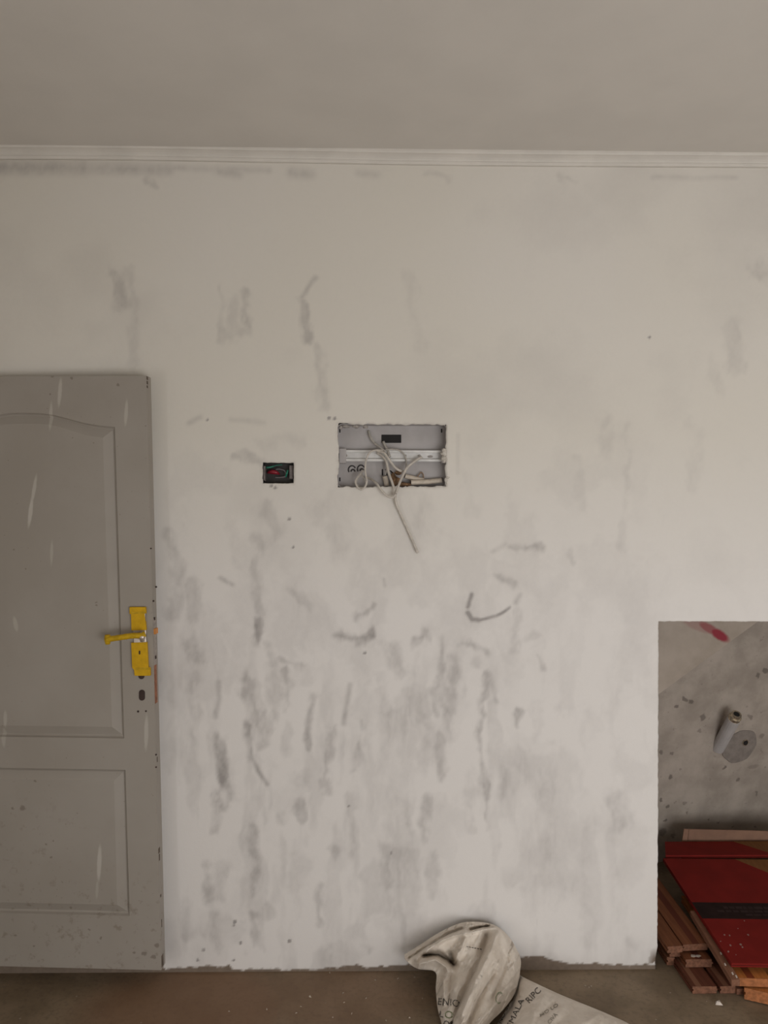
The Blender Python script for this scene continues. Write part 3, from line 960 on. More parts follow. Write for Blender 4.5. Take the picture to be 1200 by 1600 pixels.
cable('electric_cable', 'thin white cable looping over the rail on the left', 'cable',
      [(598, 704, .022), (587, 703.5, .012), (577, 708, .008), (571.5, 722, .006), (571, 738, .002), (573, 752, -.010), (570, 761, -.016), (564, 765, -.016), (558, 760, -.012), (555.5, 752, -.004), (560, 744, .010), (568, 735, .034)], .0032, M_CAB)
cable('electric_cable', 'thin cable in a small ring beside the left hand loop', 'cable',
      [(574, 758, .030), (569, 749, .020), (565, 742, .020), (559, 748, .022), (557, 756, .020), (563, 761, .024)], .0026, M_CABG)
cable('electric_cable', 'dusty grey cable rising from the rail to the top of the box', 'cable',
      [(602, 706, .022), (594, 699, .028), (585, 692, .042), (579, 683, .044), (576, 673, .048)], .0040, M_CABG)
cable('electric_cable', 'thin grey cable arching over the rail on the right', 'cable',
      [(602, 703, .030), (613, 702, .028), (624, 704, .026), (632, 711, .026), (635, 721, .028), (634, 734, .038)], .0026, M_CABG)
cable('electric_cable', 'grey cable stub bent up beside the black cutout', 'cable',
      [(609, 714, .028), (606, 705, .034), (602, 697, .040), (599, 690, .046)], .0046, M_CABG)
cable('electric_cable', 'brown cable end bent into a small peak above the conduits', 'cable',
      [(651, 747, .045), (655, 741, .046), (658, 738, .046), (661, 741, .046), (662, 747, .046)], .0022, simple('brown_cable', (0.24, 0.16, 0.10), .6))
cable('electric_cable', 'thin cable tail dropping behind the long hanging cable', 'cable',
      [(600, 712, .030), (604, 726, .036), (603, 738, .042), (600, 752, .048)], .0028, M_CABG)

# ------------------------------------------------------------------ socket box with red and green wires
M_JB = simple('black_socket_box', (0.035, 0.030, 0.030), 0.45, var=0.2)
M_JBS = simple('lit_socket_box_side', (0.16, 0.135, 0.13), 0.6, var=0.35, scale=60)  # paler copy of the black plastic: light on the box sides, put into colour
JD = 0.050
sb = thing('socket_box', 'small black socket box with red and green wires set into the wall', 'socket box', (P(434, 739).x, JD, P(434, 756).z))
build('box_shell', tray(409, 722, 460, 756, 3.5, .006, JD, .003), M_JB, sb)
bprism('lit_side_strip', [(452, 727), (458, 727), (458, 749), (452, 748)], .018, JD, M_JBS, sb, .002)  # inner sides of the box added as paler strips, coloured as if lit
bprism('lit_side_strip', [(411.3, 728), (414.5, 728), (414.5, 752), (411.3, 750)], .014, JD, M_JBS, sb, .001)
M_GRN = simple('green_wire', (0.025, 0.20, 0.135), 0.35, var=0.1)
M_RED = simple('red_wire', (0.21, 0.007, 0.020), 0.4, var=0.12)
M_GRY = simple('dull_grey_wire', (0.13, 0.12, 0.125), 0.5, var=0.2)
cable('electric_wire', 'green wire along the top of the black socket box', 'wire', [(415, 730.5, .026), (420, 730.3, .022), (426, 729, .026), (433, 726.8, .032), (441, 726.2, .038)], [.0018, .0030] * 2 + [.0030] * 14 + [.0016] * 15, M_GRN)
cable('electric_wire', 'short green wire standing on the right in the socket box', 'wire', [(449.5, 735, .024), (448.5, 739, .020), (447.5, 742, .024), (446.5, 745, .032)], .0030, M_GRN)
t = thing('electric_wire', 'thick red wire bundle in the middle of the socket box', 'wire', P(428, 738, .03)[:])
build('sheath', MB().tube(smooth_path([P(418, 738.5, .034), P(423, 737.5, .022), P(428, 737.5, .016), P(433, 739, .018), P(437, 741, .028)], 6), [.002 + .0056 * math.sin(math.pi * min(1, (i + 2) / 26)) for i in range(25)], 12), M_RED, t, smooth=True)
cable('electric_wire', 'dull grey wire crossing behind the red wire bundle', 'wire', [(431, 733.5, .026), (437, 733, .028), (445, 736, .030), (446, 744, .030), (438, 746, .028), (430, 746, .030)], .0026, M_GRY)

# ------------------------------------------------------------------ pipe in the recess
M_PVC = simple('grey_white_pipe', (0.50, 0.48, 0.475), 0.4, var=0.06, scale=20)
M_BRASS = simple('dull_brass_fitting', (0.62, 0.54, 0.42), 0.35, 0.8, var=0.4, scale=90)
M_PATCH = simple('smooth_cement_patch', (0.25, 0.218, 0.195), 0.85, var=0.12, scale=40, bmp=0.3)
fn = dirc.cross(depth_dir).normalized()
if fn.y > 0:
    fn = -fn
pb = fold(1123, 1166)
pdir = (P(1147, 1123, pb.y - 0.115) - pb)
pipe = thing('water_pipe', 'stub of grey white pipe with metal end sticking out of the cement', 'pipe', pb[:])
mb = MB()
rp_ = 0.0265
mb.tube([pb - pdir * .08, pb + pdir * 1.0], rp_, 20)
build('pipe_stub', mb, M_PVC, pipe, smooth=False)
u = pdir.normalized()
tip = pb + pdir
mb = MB().tube([tip - u * .002, tip + u * .014, tip + u * .016, tip + u * .030], [.025, .025, .020, .020], 14)
build('end_fitting', mb, M_BRASS, pipe)
mb = MB().tube([tip + u * .0305, tip + u * .026], .0125, 12)
build('bore', mb, M_BLACK, pipe)
ux = (dirc - fn * dirc.dot(fn)).normalized()
uy = fn.cross(ux)
pc = fold(1155, 1166)
mb = MB()
ring = []
for i in range(28):
    a = 2 * math.pi * i / 28
    r = .080 * (1 + .03 * math.sin(3 * a + 1) + .025 * math.sin(7 * a))
    ring.append(pc + ux * (math.cos(a) * r * 1.05) + uy * (math.sin(a) * r * .92) - fn * .002)
mb.prism(ring, fn * .007)
pt = build('cement_patch', mb, M_PATCH, pipe, bevel=.003)
pt['label'] = 'smooth darker round cement patch at the foot of the pipe'
hc = fold(1163, 1159)
mb = MB().tube([hc + fn * .002, hc + fn * .009], .0145, 16)
hs = build('pipe_socket', mb, M_BRASS, pipe)
mb = MB().tube([hc + fn * .007, hc + fn * .0098], .0112, 14)
hs['_o'] = list(pb)
build('bore', mb, M_BLACK, hs)

# ------------------------------------------------------------------ pile in the recess: wooden boards, cartons
def wood(name, a, b_, stripe=None, sc=1.0):
    m, nt, bs = new_mat(name)
    g = noise(nt, 9, 5, .6, stretch=(9, .6, 9))
    c = mixc(nt, ramp(nt, g, .3, .7), a, b_)
    g2 = noise(nt, 40, 3, .6, stretch=(8, .5, 8))
    c = mixc(nt, math_(nt, 'MULTIPLY', ramp(nt, g2, .5, .8), .45), c, tuple(x * .5 for x in a))
    if stripe:
        tc = N(nt, 'ShaderNodeTexCoord')
        sx = N(nt, 'ShaderNodeSeparateXYZ')
        nt.links.new(tc.outputs['Object'], sx.inputs[0])
        lo, hi, col = stripe
        mask = math_(nt, 'MULTIPLY', math_(nt, 'GREATER_THAN', sx.outputs[0], lo), math_(nt, 'LESS_THAN', sx.outputs[0], hi))
        c = mixc(nt, math_(nt, 'MULTIPLY', mask, .85), c, col)
    nt.links.new(c, bs.inputs['Base Color'])
    bs.inputs['Roughness'].default_value = .65
    bs.inputs['Specular IOR Level'].default_value = .12
    bump(nt, bs, g2, .15, .001)
    return m


W_BR = wood('brown_board', (0.130, 0.050, 0.024), (0.20, 0.078, 0.038))
W_RD = wood('red_striped_board', (0.16, 0.058, 0.028), (0.23, 0.088, 0.043), (.034, .058, (0.10, 0.028, 0.018)))
W_DK = wood('dark_red_board', (0.10, 0.036, 0.022), (0.16, 0.056, 0.034), (.012, .030, (0.24, 0.115, 0.07)))
W_OR = wood('orange_board', (0.44, 0.15, 0.04), (0.56, 0.21, 0.06), (.034, .058, (0.20, 0.038, 0.018)))
W_OR2 = wood('plain_orange_board', (0.40, 0.145, 0.042), (0.52, 0.205, 0.07))
W_LT = wood('pale_brown_batten', (0.185, 0.085, 0.052), (0.25, 0.125, 0.08))
M_END = simple('sawn_board_end', (0.19, 0.082, 0.046), 0.85, var=0.3, scale=90, bmp=0.5)
M_ENDO = simple('orange_board_end', (0.36, 0.13, 0.045), 0.8, var=0.25, scale=90, bmp=0.4)
M_WHITE = simple('dried_white_paint', (0.60, 0.53, 0.47), 0.8, var=0.15, scale=90)


def board(label, fl, width, thick, length, yaw, pitch, mat, round_end=0.0, tongue=True, splash=None):
    """fl = front left top corner; the board runs back from it"""
    o = thing('wooden_board', label, 'board', fl[:], 'loose wooden boards under the red cartons')
    o.rotation_euler = (math.radians(pitch), 0, math.radians(yaw))
    o['_o'] = [0, 0, 0]
    w_, t_ = width, thick
    sec_ = [(0.0012, 0), (w_ - .0012, 0), (w_, -.0012), (w_, -t_ * .35)]
    sec_ += [(w_ + .004, -t_ * .38), (w_ + .004, -t_ * .58), (w_, -t_ * .6)] if tongue else []
    sec_ += [(w_, -t_), (0, -t_)]
    sec_ += [(0, -t_ * .62), (.0035, -t_ * .6), (.0035, -t_ * .38), (0, -t_ * .34)] if tongue else []
    sec_ += [(0, -.0012)]
    # the sawn end is a little out of square, or rounded
    yoff = lambda x: round_end * (2 * x / w_ - 1) ** 2 + .002 * math.sin(x * 170)
    n = len(sec_)
    mb_ = MB()
    a = [Vector((x, yoff(x) + .0015 * math.sin(z * 900), z)) for x, z in sec_]
    c_ = [Vector((x, length, z)) for x, z in sec_]
    fs_ = [[i, (i + 1) % n, (i + 1) % n + n, i + n] for i in range(n)] + [[n + i for i in range(n)]]
    mb_.add(a + c_, fs_)
    build('plank_body', mb_, mat, o)
    build('sawn_end', MB().prism([(x, yoff(x) + .0004, z) for x, z in sec_], (0, -.0016, 0)), M_ENDO if mat in (W_OR, W_OR2) else M_END, o)
    if splash:
        rng = random.Random(splash)
        for k in range(2):
            x, y = rng.uniform(.25, .75) * w_, rng.uniform(.006, .022)
            poly = [(x + math.cos(q_) * rng.uniform(.006, .012), y + math.sin(q_) * rng.uniform(.004, .009), -.0002) for q_ in np.linspace(0, 6.28, 9)[:-1]]
            build('paint_splash', MB().prism(poly, (0, 0, .0012)), M_WHITE, o)
    return o


def at_z(px, py, z):
    return PZ(px, py, z)


# bottom layer on the floor
p = at_z(1083, 1543, .024)
board('dark red striped board on the floor, lowest under the pale batten', p, .078, .023, .62, 0, 0, W_DK, .006)
p = at_z(1125, 1541, .024)
board('dark board on the floor, right of the lowest striped one', p, .05, .023, .55, 0.5, 0, W_DK, .0)
p = at_z(1043, 1497, .030)
board('short dark board on the floor beside the end of the white wall', p, .026, .028, .5, 0, 0, W_BR, .008)
# second layer
p = at_z(1071, 1499, .052)
board('brown board with orange end splashed with white paint', p, .088, .026, .55, 0, 0, W_RD, .0, True, 5)
p = at_z(1047, 1484, .060)
board('brown board with split end, beside the end of the white wall', p, .038, .026, .50, 1.0, .5, W_BR, .004)
# third layer, their backs raised
p = at_z(1043, 1479, .088)
board('long brown board, topmost beside the white wall', p, .052, .022, .55, 3.0, 5.0, W_BR)
p = at_z(1067, 1476, .084)
board('long brown board with dark red stripe under the left edge of the red carton', p, .086, .022, .55, 3.0, 5.0, W_RD)
# orange boards at the right
p = at_z(1163, 1543, .040)
board('plain orange board turned askew, lowest in front of the red carton', p, .11, .036, .40, -24, 0, W_OR2, .0)
p = at_z(1152, 1530, .072)
board('orange board with dark red stripe just under the red carton', p, .105, .026, .50, -3, 1.5, W_OR, .008)
p = at_z(1151, 1545, .020)
board('pale stub of board on the floor beside the orange boards', p, .024, .018, .12, 6, 0, W_LT, .0, False)

# cartons
M_CRED = simple('red_carton_print', (0.185, 0.013, 0.010), 0.75, var=0.10, scale=12)
M_CRED.node_tree.nodes['Principled BSDF'].inputs['Specular IOR Level'].default_value = .15
M_CBLK = simple('black_carton_print', (0.020, 0.010, 0.009), 0.75, var=0.15, scale=30)
M_CBLK.node_tree.nodes['Principled BSDF'].inputs['Specular IOR Level'].default_value = .15
M_CWOOD = wood('carton_wood_picture', (0.165, 0.070, 0.024), (0.215, 0.095, 0.036))
M_CTXT = simple('faint_grey_print', (0.040, 0.026, 0.025), 0.8, var=0.1)
M_CTXT.node_tree.nodes['Principled BSDF'].inputs['Specular IOR Level'].default_value = .1
M_CARD = simple('brown_cardboard', (0.235, 0.130, 0.085), 0.75, var=0.10, scale=18)


def carton(label, fl, bl, length, thick, band, woodtri, tilt_x=0.0):
    """flat carton: fl / bl = front and back left corners of its top"""
    o = thing('flat_carton', label, 'carton', fl[:], 'flat red flooring cartons')
    ux_ = Vector((1, tilt_x, 0)).normalized()
    n_ = ux_.cross((bl - fl)).normalized()
    if n_.z < 0:
        n_ = -n_
    T = lambda s, v: fl + (bl - fl) * v + ux_ * s
    mb_ = MB()
    mb_.prism([T(0, 0), T(length, 0), T(length, 1), T(0, 1)], -n_ * thick)
    build('carton_body', mb_, M_CRED, o, bevel=.0008)
    e_ = n_ * .0006
    if band:
        v0, v1 = band
        s_ = [T(-.0002, v0), T(length, v0), T(length, v1), T(-.0002, v1)]
        build('black_band', MB().prism(s_, e_), M_CBLK, o)
        rng = random.Random(3)
        mb_ = MB()
        for row, (va, h_) in enumerate(((.62, .14), (.40, .12), (.2, .10))):
            s0 = .10 - .03 * (row == 1) + .06 * (row == 2)
            while s0 < .46:
                ln = rng.uniform(.010, .028)
                vv = v0 + (v1 - v0) * va
                mb_.prism([T(s0, vv) + e_, T(s0 + ln, vv) + e_, T(s0 + ln, vv + (v1 - v0) * h_) + e_, T(s0, vv + (v1 - v0) * h_) + e_], n_ * .0003)
                s0 += ln + rng.uniform(.004, .008)
        build('print_lines', mb_, M_CTXT, o)
    if woodtri:
        poly = [T(*q_) for q_ in woodtri]
        build('wood_picture', MB().prism(poly, e_), M_CWOOD, o)
    # lid seam along the edge
    mb_ = MB().prism([T(.0, 0) - n_ * thick * .48, T(length, 0) - n_ * thick * .48, T(length, 0) - n_ * thick * .54, T(.0, 0) - n_ * thick * .54], (T(0, 0) - T(0, 1)).normalized() * .0008)
    build('lid_seam', mb_, M_CBLK, o)
    return o, T, n_


c1f, c1b = P(1143, 1505, -.15), P(1036, 1341, .42)
n1 = Vector((1, 0, 0)).cross(c1b - c1f).normalized()


def c1uv(px, py):
    q_ = PN(px, py, c1f, n1)
    v = (q_ - c1f).dot(c1b - c1f) / (c1b - c1f).length_squared
    return ((q_ - (c1f + (c1b - c1f) * v)).x, v)


TILT = -.03
b0, b1 = c1uv(1098, 1435)[1], c1uv(1074, 1410)[1]
ct, T1, nn1 = carton('large red carton with black band, lying on the boards', c1f, c1b, 1.2, .014, (b0, b1), [c1uv(1146, 1340)[:1] + (0.998,), (1.19, .998), (1.19, .62), c1uv(1203, 1363)], -.035)
mb = MB()
rng = random.Random(12)
for px, py, r in ((1140, 1462, 2.2), (1132, 1461, 2), (1169, 1461, 2.6), (1138, 1487, 2.6), (1157, 1476, 3), (1160, 1480, 2.4), (1141, 1477, 2.4), (1126, 1471, 1.4), (1163, 1439, 1.5), (1153, 1451, 1.2), (1150, 1492, 1.2)):
    c_ = PN(px, py, c1f + nn1 * .0006, nn1)
    k = r * 1.7 / F
    ring = [c_ + Vector((math.cos(a), math.sin(a) * 1.3, 0)) * k * rng.uniform(.6, 1.1) for a in np.linspace(0, 6.28, 8)[:-1]]
    ring = [q_ - nn1 * ((q_ - c_).dot(nn1)) for q_ in ring]
    mb.prism(ring, nn1 * .0012)
o = build('paint_drops', mb, simple('dull_paint_drop', (.27, .17, .15), .8), ct)
o['kind'] = 'stuff'
c2f, c2b = P(1040, 1336.5, .435), P(1039, 1315, .555)
carton('second red carton, lying behind the large red carton', c2f, c2b, 1.2, .012, None, [(.28, .995), (1.19, .995), (1.19, -.0), (.44, .0)], 0.0)
# support under the cartons' back: more boards, partly seen from the side
p = Vector((c1b.x + .03, .10, c1b.z - .062))
for k, zz in enumerate((.024, .050, .076)):
    board(('dark board at the very bottom under the back of the cartons', 'middle dark board under the back of the cartons', 'upper dark board under the back of the cartons')[k], Vector((1.33 + .01 * k, .26 + .02 * k, zz)), .09, .024, .28, -1 + k, 0, W_DK)
# sheet of cardboard on edge behind
q0, q1, q2, q3 = P(1066, 1314, .575), P(1069, 1295.5, .575), P(1176, 1298, .575), P(1300, 1303, .575)
cs = thing('cardboard_sheet', 'plain brown cardboard sheet standing on edge behind the red cartons', 'cardboard', P(1120, 1310, .575)[:])
q00 = Vector((q0.x - .01, .562, .01))
build('board_face', MB().prism([q00, q0, q1, q2, q3, Vector((q3.x, .562, .01))], (0, .005, 0)), M_CARD, cs)
build('fold_line', MB().prism([P(1074, 1314, .575), P(1076, 1296.2, .575), P(1077, 1296.2, .575), P(1075.2, 1314, .575)], (0, -.001, 0)), simple('cardboard_fold', (.15, .08, .05), .8), cs)
# pale batten along the carton's left edge
bt_f, bt_b = P(1143, 1531, -.195), P(1078, 1423, .13)
o = thing('wooden_batten', 'narrow pale brown batten along the left edge of the large red carton', 'batten', bt_f[:])
ax = (bt_b - bt_f)
rgt = Vector((.030, 0, 0))
mb = MB().prism([bt_f, bt_f + rgt * .9, bt_f + rgt * .9 + Vector((0, 0, -.02)), bt_f + Vector((0, 0, -.02))], ax)
build('batten_body', mb, W_LT, o, bevel=.0015)
mb = MB()
for f_, x_ in ((.06, .012), (.18, .006), (.33, .014), (.02, .018)):
    c_ = bt_f + ax * f_ + Vector((x_, 0, .0005))
    mb.prism([c_, c_ + Vector((.005, .002, 0)), c_ + Vector((.006, .012, .0015)), c_ + Vector((.001, .010, .0015))], (0, 0, .001))
build('paint_drops', mb, M_WHITE, o)['kind'] = 'stuff'

# ------------------------------------------------------------------ woven sacks
m, nt, b = new_mat('woven_sack')
tc = N(nt, 'ShaderNodeTexCoord')
c = mixc(nt, ramp(nt, noise(nt, 14, 5, .6), .3, .7), (0.66, 0.585, 0.505), (0.81, 0.74, 0.66))
c = mixc(nt, math_(nt, 'MULTIPLY', ramp(nt, noise(nt, 70, 3), .55, .8), .3), c, (0.36, 0.29, 0.23))
nt.links.new(c, b.inputs['Base Color'])
b.inputs['Roughness'].default_value = 0.6
wv = N(nt, 'ShaderNodeTexWave', wave_type='BANDS', bands_direction='X')
wv.inputs['Scale'].default_value = 110
nt.links.new(tc.outputs['Object'], wv.inputs['Vector'])
wv2 = N(nt, 'ShaderNodeTexWave', wave_type='BANDS', bands_direction='Z')
wv2.inputs['Scale'].default_value = 110
nt.links.new(tc.outputs['Object'], wv2.inputs['Vector'])
bump(nt, b, math_(nt, 'ADD', math_(nt, 'MULTIPLY', math_(nt, 'ADD', wv.outputs[1], wv2.outputs[1]), .12), noise(nt, 55, 4)), .35, .003)
M_SACK = m
M_INK = simple('black_sack_ink', (0.085, 0.075, 0.065), 0.7, var=0.25, scale=200)
M_INKF = simple('faded_sack_ink', (0.27, 0.24, 0.20), 0.7, var=0.25, scale=200)
M_INKG = simple('green_sack_ink', (0.17, 0.21, 0.085), 0.7, var=0.2, scale=200)
M_INKGF = simple('faded_green_ink', (0.33, 0.345, 0.24), 0.7, var=0.2, scale=200)


def cr(a, axis, n):
    """Catmull-Rom resample of a control net along an axis"""
    a = np.moveaxis(a, axis, 0)
    k = a.shape[0]
    e = np.concatenate([2 * a[:1] - a[1:2], a, 2 * a[-1:] - a[-2:-1]], 0)
    t = np.linspace(0, k - 1, n)
    i = np.minimum(t.astype(int), k - 2)
    f = (t - i).reshape((-1,) + (1,) * (a.ndim - 1))
    p0, p1, p2, p3 = e[i], e[i + 1], e[i + 2], e[i + 3]
    o_ = 0.5 * (2 * p1 + (p2 - p0) * f + (2 * p0 - 5 * p1 + 4 * p2 - p3) * f ** 2 + (3 * p1 - p0 - 3 * p2 + p3) * f ** 3)
    return np.moveaxis(o_, 0, axis)


def sack_mesh(net, depths, folds, nu, nv, back_y, seed, wr=.004):
    net = np.array([[(x, y, d if not isinstance(d, list) else 0) for (x, y) in row] for row, d in zip(net, depths)], float)
    for r, d in enumerate(depths):
        if isinstance(d, list):
            net[r, :, 2] = d
    g = cr(cr(net, 0, nv), 1, nu)
    px, py, dp = g[..., 0], g[..., 1], g[..., 2]
    for pts, wd, amp in folds:
        d = np.full(px.shape, 1e9)
        for (ax_, ay_), (bx_, by_) in zip(pts[:-1], pts[1:]):
            dx, dy = bx_ - ax_, by_ - ay_
            t = np.clip(((px - ax_) * dx + (py - ay_) * dy) / (dx * dx + dy * dy + 1e-9), 0, 1)
            d = np.minimum(d, np.hypot(px - ax_ - t * dx, py - ay_ - t * dy))
        dp = dp + 1.7 * amp * (0.55 * np.exp(-(d / wd) ** 2) + 0.6 * np.exp(-np.abs(d) / wd * 1.5))
    ua, va = px * .86 + py * .5, py * .86 - px * .5
    cr_ = np.abs(fbm(ua / 9 + 50, va / 46 + 50, seed + 9, 3) - .5)
    dp = dp + (fbm(px / 22, py / 22, seed, 4) - .5) * wr * 2 - (np.exp(-cr_ * 22) - .3) * wr * 1.8
    vs_ = []
    for j in range(nv):
        for i in range(nu):
            p_ = PDp(px[j, i], py[j, i], dp[j, i])
            p_.y = min(p_.y, -.006)
            p_.z = max(p_.z, .003)
            vs_.append(p_)
    return vs_


def sack_faces(nu, nv):
    return [[j * nu + i, j * nu + i + 1, (j + 1) * nu + i + 1, (j + 1) * nu + i] for j in range(nv - 1) for i in range(nu - 1)]


def close_back(vs_, nu, nv, back_fn):
    """a second layer behind the front one, joined at the rim"""
    fs_ = sack_faces(nu, nv)
    base = len(vs_)
    bvs = [back_fn(v, i % nu / (nu - 1), i // nu / (nv - 1)) for i, v in enumerate(vs_)]
    allv = vs_ + bvs
    fs_ += [[base + q_ for q_ in f[::-1]] for f in fs_]
    rimv = list(range(nu)) + [j * nu + nu - 1 for j in range(1, nv)] + [(nv - 1) * nu + i for i in range(nu - 2, -1, -1)] + [j * nu for j in range(nv - 2, 0, -1)]
    for a_, c_ in zip(rimv, rimv[1:] + rimv[:1]):
        fs_.append([a_, base + a_, base + c_, c_])
    return allv, fs_


NU, NV = 120, 140
net1 = [
    [(632, 1491), (658, 1475), (688, 1456), (720, 1442), (750, 1440.5), (776, 1447), (797, 1466), (812, 1492)],
    [(634, 1500), (660, 1486), (690, 1469), (720, 1456), (750, 1454), (778, 1461), (799, 1480), (814, 1503)],
    [(652, 1513), (668, 1503), (688, 1492), (712, 1484), (742, 1482), (772, 1486), (797, 1499), (813, 1515)],
    [(680, 1518), (690, 1514), (702, 1511), (718, 1509), (742, 1510), (768, 1513), (793, 1521), (811, 1529)],
    [(681, 1545), (692, 1543), (706, 1541), (722, 1540), (742, 1540), (765, 1542), (787, 1548), (804, 1553)],
    [(684, 1575), (696, 1574), (708, 1573), (724, 1572), (742, 1572), (758, 1573), (773, 1575), (787, 1577)],
    [(691, 1606), (700, 1605), (710, 1604), (722, 1603), (734, 1603), (745, 1603), (754, 1603), (762, 1604)],
    [(692, 1650), (699, 1650), (708, 1650), (716, 1650), (724, 1650), (732, 1650), (738, 1650), (744, 1650)],
    [(688, 1720), (696, 1720), (704, 1720), (712, 1720), (720, 1720), (728, 1720), (734, 1720), (740, 1720)],
]
dep1 = [2.535, [2.47, 2.475, 2.48, 2.49, 2.49, 2.49, 2.50, 2.52], [2.44, 2.44, 2.45, 2.45, 2.44, 2.44, 2.46, 2.50], [2.43, 2.42, 2.42, 2.40, 2.38, 2.38, 2.41, 2.46], [2.39, 2.36, 2.33, 2.31, 2.30, 2.31, 2.34, 2.39], [2.32, 2.285, 2.26, 2.245, 2.24, 2.245, 2.27, 2.31], [2.24, 2.21, 2.19, 2.18, 2.175, 2.18, 2.20, 2.23], [2.13, 2.105, 2.09, 2.08, 2.08, 2.085, 2.10, 2.12], 2.0]
folds1 = [
    ([(760, 1462), (749, 1500), (733, 1535), (716, 1572), (706, 1600)], 7, .023),        # main valley
    ([(779, 1455), (765, 1490), (744, 1530), (722, 1585)], 8, -.020),                    # ridge beside it
    ([(729, 1458), (722, 1480), (712, 1500)], 6, -.014),
    ([(800, 1470), (785, 1520), (768, 1560)], 7, .014),
    ([(772, 1520), (748, 1560), (733, 1600)], 6, .016),
    ([(790, 1545), (765, 1580), (745, 1602)], 6, -.010),
    ([(662, 1492), (685, 1491), (700, 1499), (709, 1507)], 4.5, .040),                   # deep pocket
    ([(704, 1490), (710, 1503)], 5, .030),
    ([(655, 1506), (680, 1499), (697, 1511), (700, 1518)], 6, -.026),                    # lip under the pocket
    ([(650, 1499), (672, 1481), (697, 1466), (728, 1457)], 3.0, -.016),                  # hem edge
    ([(640, 1497), (665, 1480), (700, 1459), (722, 1451)], 3.0, .018),                   # mouth behind the hem
    ([(735, 1452), (748, 1449), (762, 1447)], 2.5, .022),
    ([(732, 1458), (752, 1453), (775, 1449)], 2.5, -.008),
    ([(705, 1522), (702, 1560)], 5, .010), ([(693, 1530), (694, 1570)], 4, -.008),
    ([(785, 1485), (800, 1515)], 4, .006), ([(805, 1490), (800, 1540)], 4, -.006),
]
v1 = sack_mesh(net1, dep1, folds1, NU, NV, 0, 101, .006)


def back1(v, a, t):
    k = math.sin(math.pi * a) ** .5 * min(1, t * 3)
    th = .004 + .05 * k * math.sin(math.pi * min(t, 1)) ** .5
    q_ = v + Vector((0, th * .9, -th * .8))
    q_.y = min(q_.y, -.003)
    q_.z = max(q_.z, .001)
    return q_


sv, sf = close_back(v1, NU, NV, back1)
base1 = Vector((P(720, 1500, -.1).x, -.25, 0))
s1 = thing('woven_sack', 'crumpled off white woven sack slumped against the wall with its open mouth up', 'sack', base1[:])
mb = MB().add(sv, sf)
o = build('sack_cloth', mb, M_SACK, s1, smooth=True)
bvh1 = BVHTree.FromPolygons([v[:] for v in v1], sack_faces(NU, NV))

net2 = [
    [(813, 1524), (820, 1528), (842, 1538.5), (870, 1551.5), (900, 1564), (930, 1576), (958, 1588), (985, 1601), (1012, 1622)],
    [(808, 1540), (815, 1540), (836, 1548), (864, 1560), (893, 1572), (923, 1584), (950, 1596), (975, 1609), (1000, 1632)],
    [(800, 1566), (810, 1566), (826, 1570), (852, 1579), (880, 1590), (910, 1602), (938, 1614), (962, 1628), (985, 1650)],
    [(783, 1592), (794, 1592), (812, 1594), (838, 1601), (866, 1612), (896, 1624), (924, 1636), (948, 1650), (970, 1672)],
    [(764, 1625), (778, 1626), (800, 1628), (828, 1634), (856, 1644), (884, 1656), (910, 1668), (934, 1684), (955, 1706)],
    [(752, 1680), (772, 1682), (798, 1685), (825, 1691), (852, 1700), (880, 1712), (904, 1726), (926, 1742), (944, 1762)],
    [(752, 1750), (772, 1752), (796, 1756), (822, 1762), (848, 1772), (872, 1784), (894, 1798), (914, 1814), (930, 1832)],
    [(755, 1820), (772, 1824), (795, 1830), (820, 1838), (845, 1848), (868, 1860), (888, 1874), (905, 1890), (920, 1905)],
]


def dep_for(row, zs_):
    return [(CAM.z - z) * F / (y - 800) for (x, y), z in zip(row, zs_)]


zr = [[.004, .034, .048, .050, .048, .044, .038, .028, .006], [.004, .050, .076, .080, .078, .072, .062, .045, .006], [.004, .055, .095, .105, .104, .096, .082, .058, .006], [.004, .055, .104, .120, .122, .114, .096, .066, .006],
      [.004, .055, .110, .130, .134, .126, .106, .070, .006], [.004, .055, .11, .13, .134, .126, .105, .068, .006], [.004, .05, .09, .11, .112, .105, .085, .055, .006], [.003] * 9]
dep2 = [dep_for(r, z) for r, z in zip(net2, zr)]
folds2 = [([(826, 1545), (812, 1580), (800, 1610)], 7, .012), ([(850, 1556), (830, 1600)], 8, -.008), ([(868, 1568), (840, 1590)], 5, .010), ([(905, 1572), (870, 1600)], 7, .008), ([(800, 1575), (790, 1600)], 6, .014),
          ([(940, 1585), (900, 1605)], 6, -.006), ([(885, 1560), (935, 1582)], 3, -.004)]
NU2, NV2 = 90, 90
v2 = sack_mesh(net2, dep2, folds2, NU2, NV2, 0, 131, .005)


def back2(v, a, t):
    return Vector((v.x, v.y, .001 if v.z > .004 else v.z - .002))


sv, sf = close_back(v2, NU2, NV2, back2)
s2 = thing('woven_sack', 'flat woven sack with black lettering lying on the floor behind the crumpled one', 'sack', (P(870, 1580, -.3).x, -.5, 0))
build('sack_cloth', MB().add(sv, sf), M_SACK, s2, smooth=True)
bvh2 = BVHTree.FromPolygons([v[:] for v in v2], sack_faces(NU2, NV2))


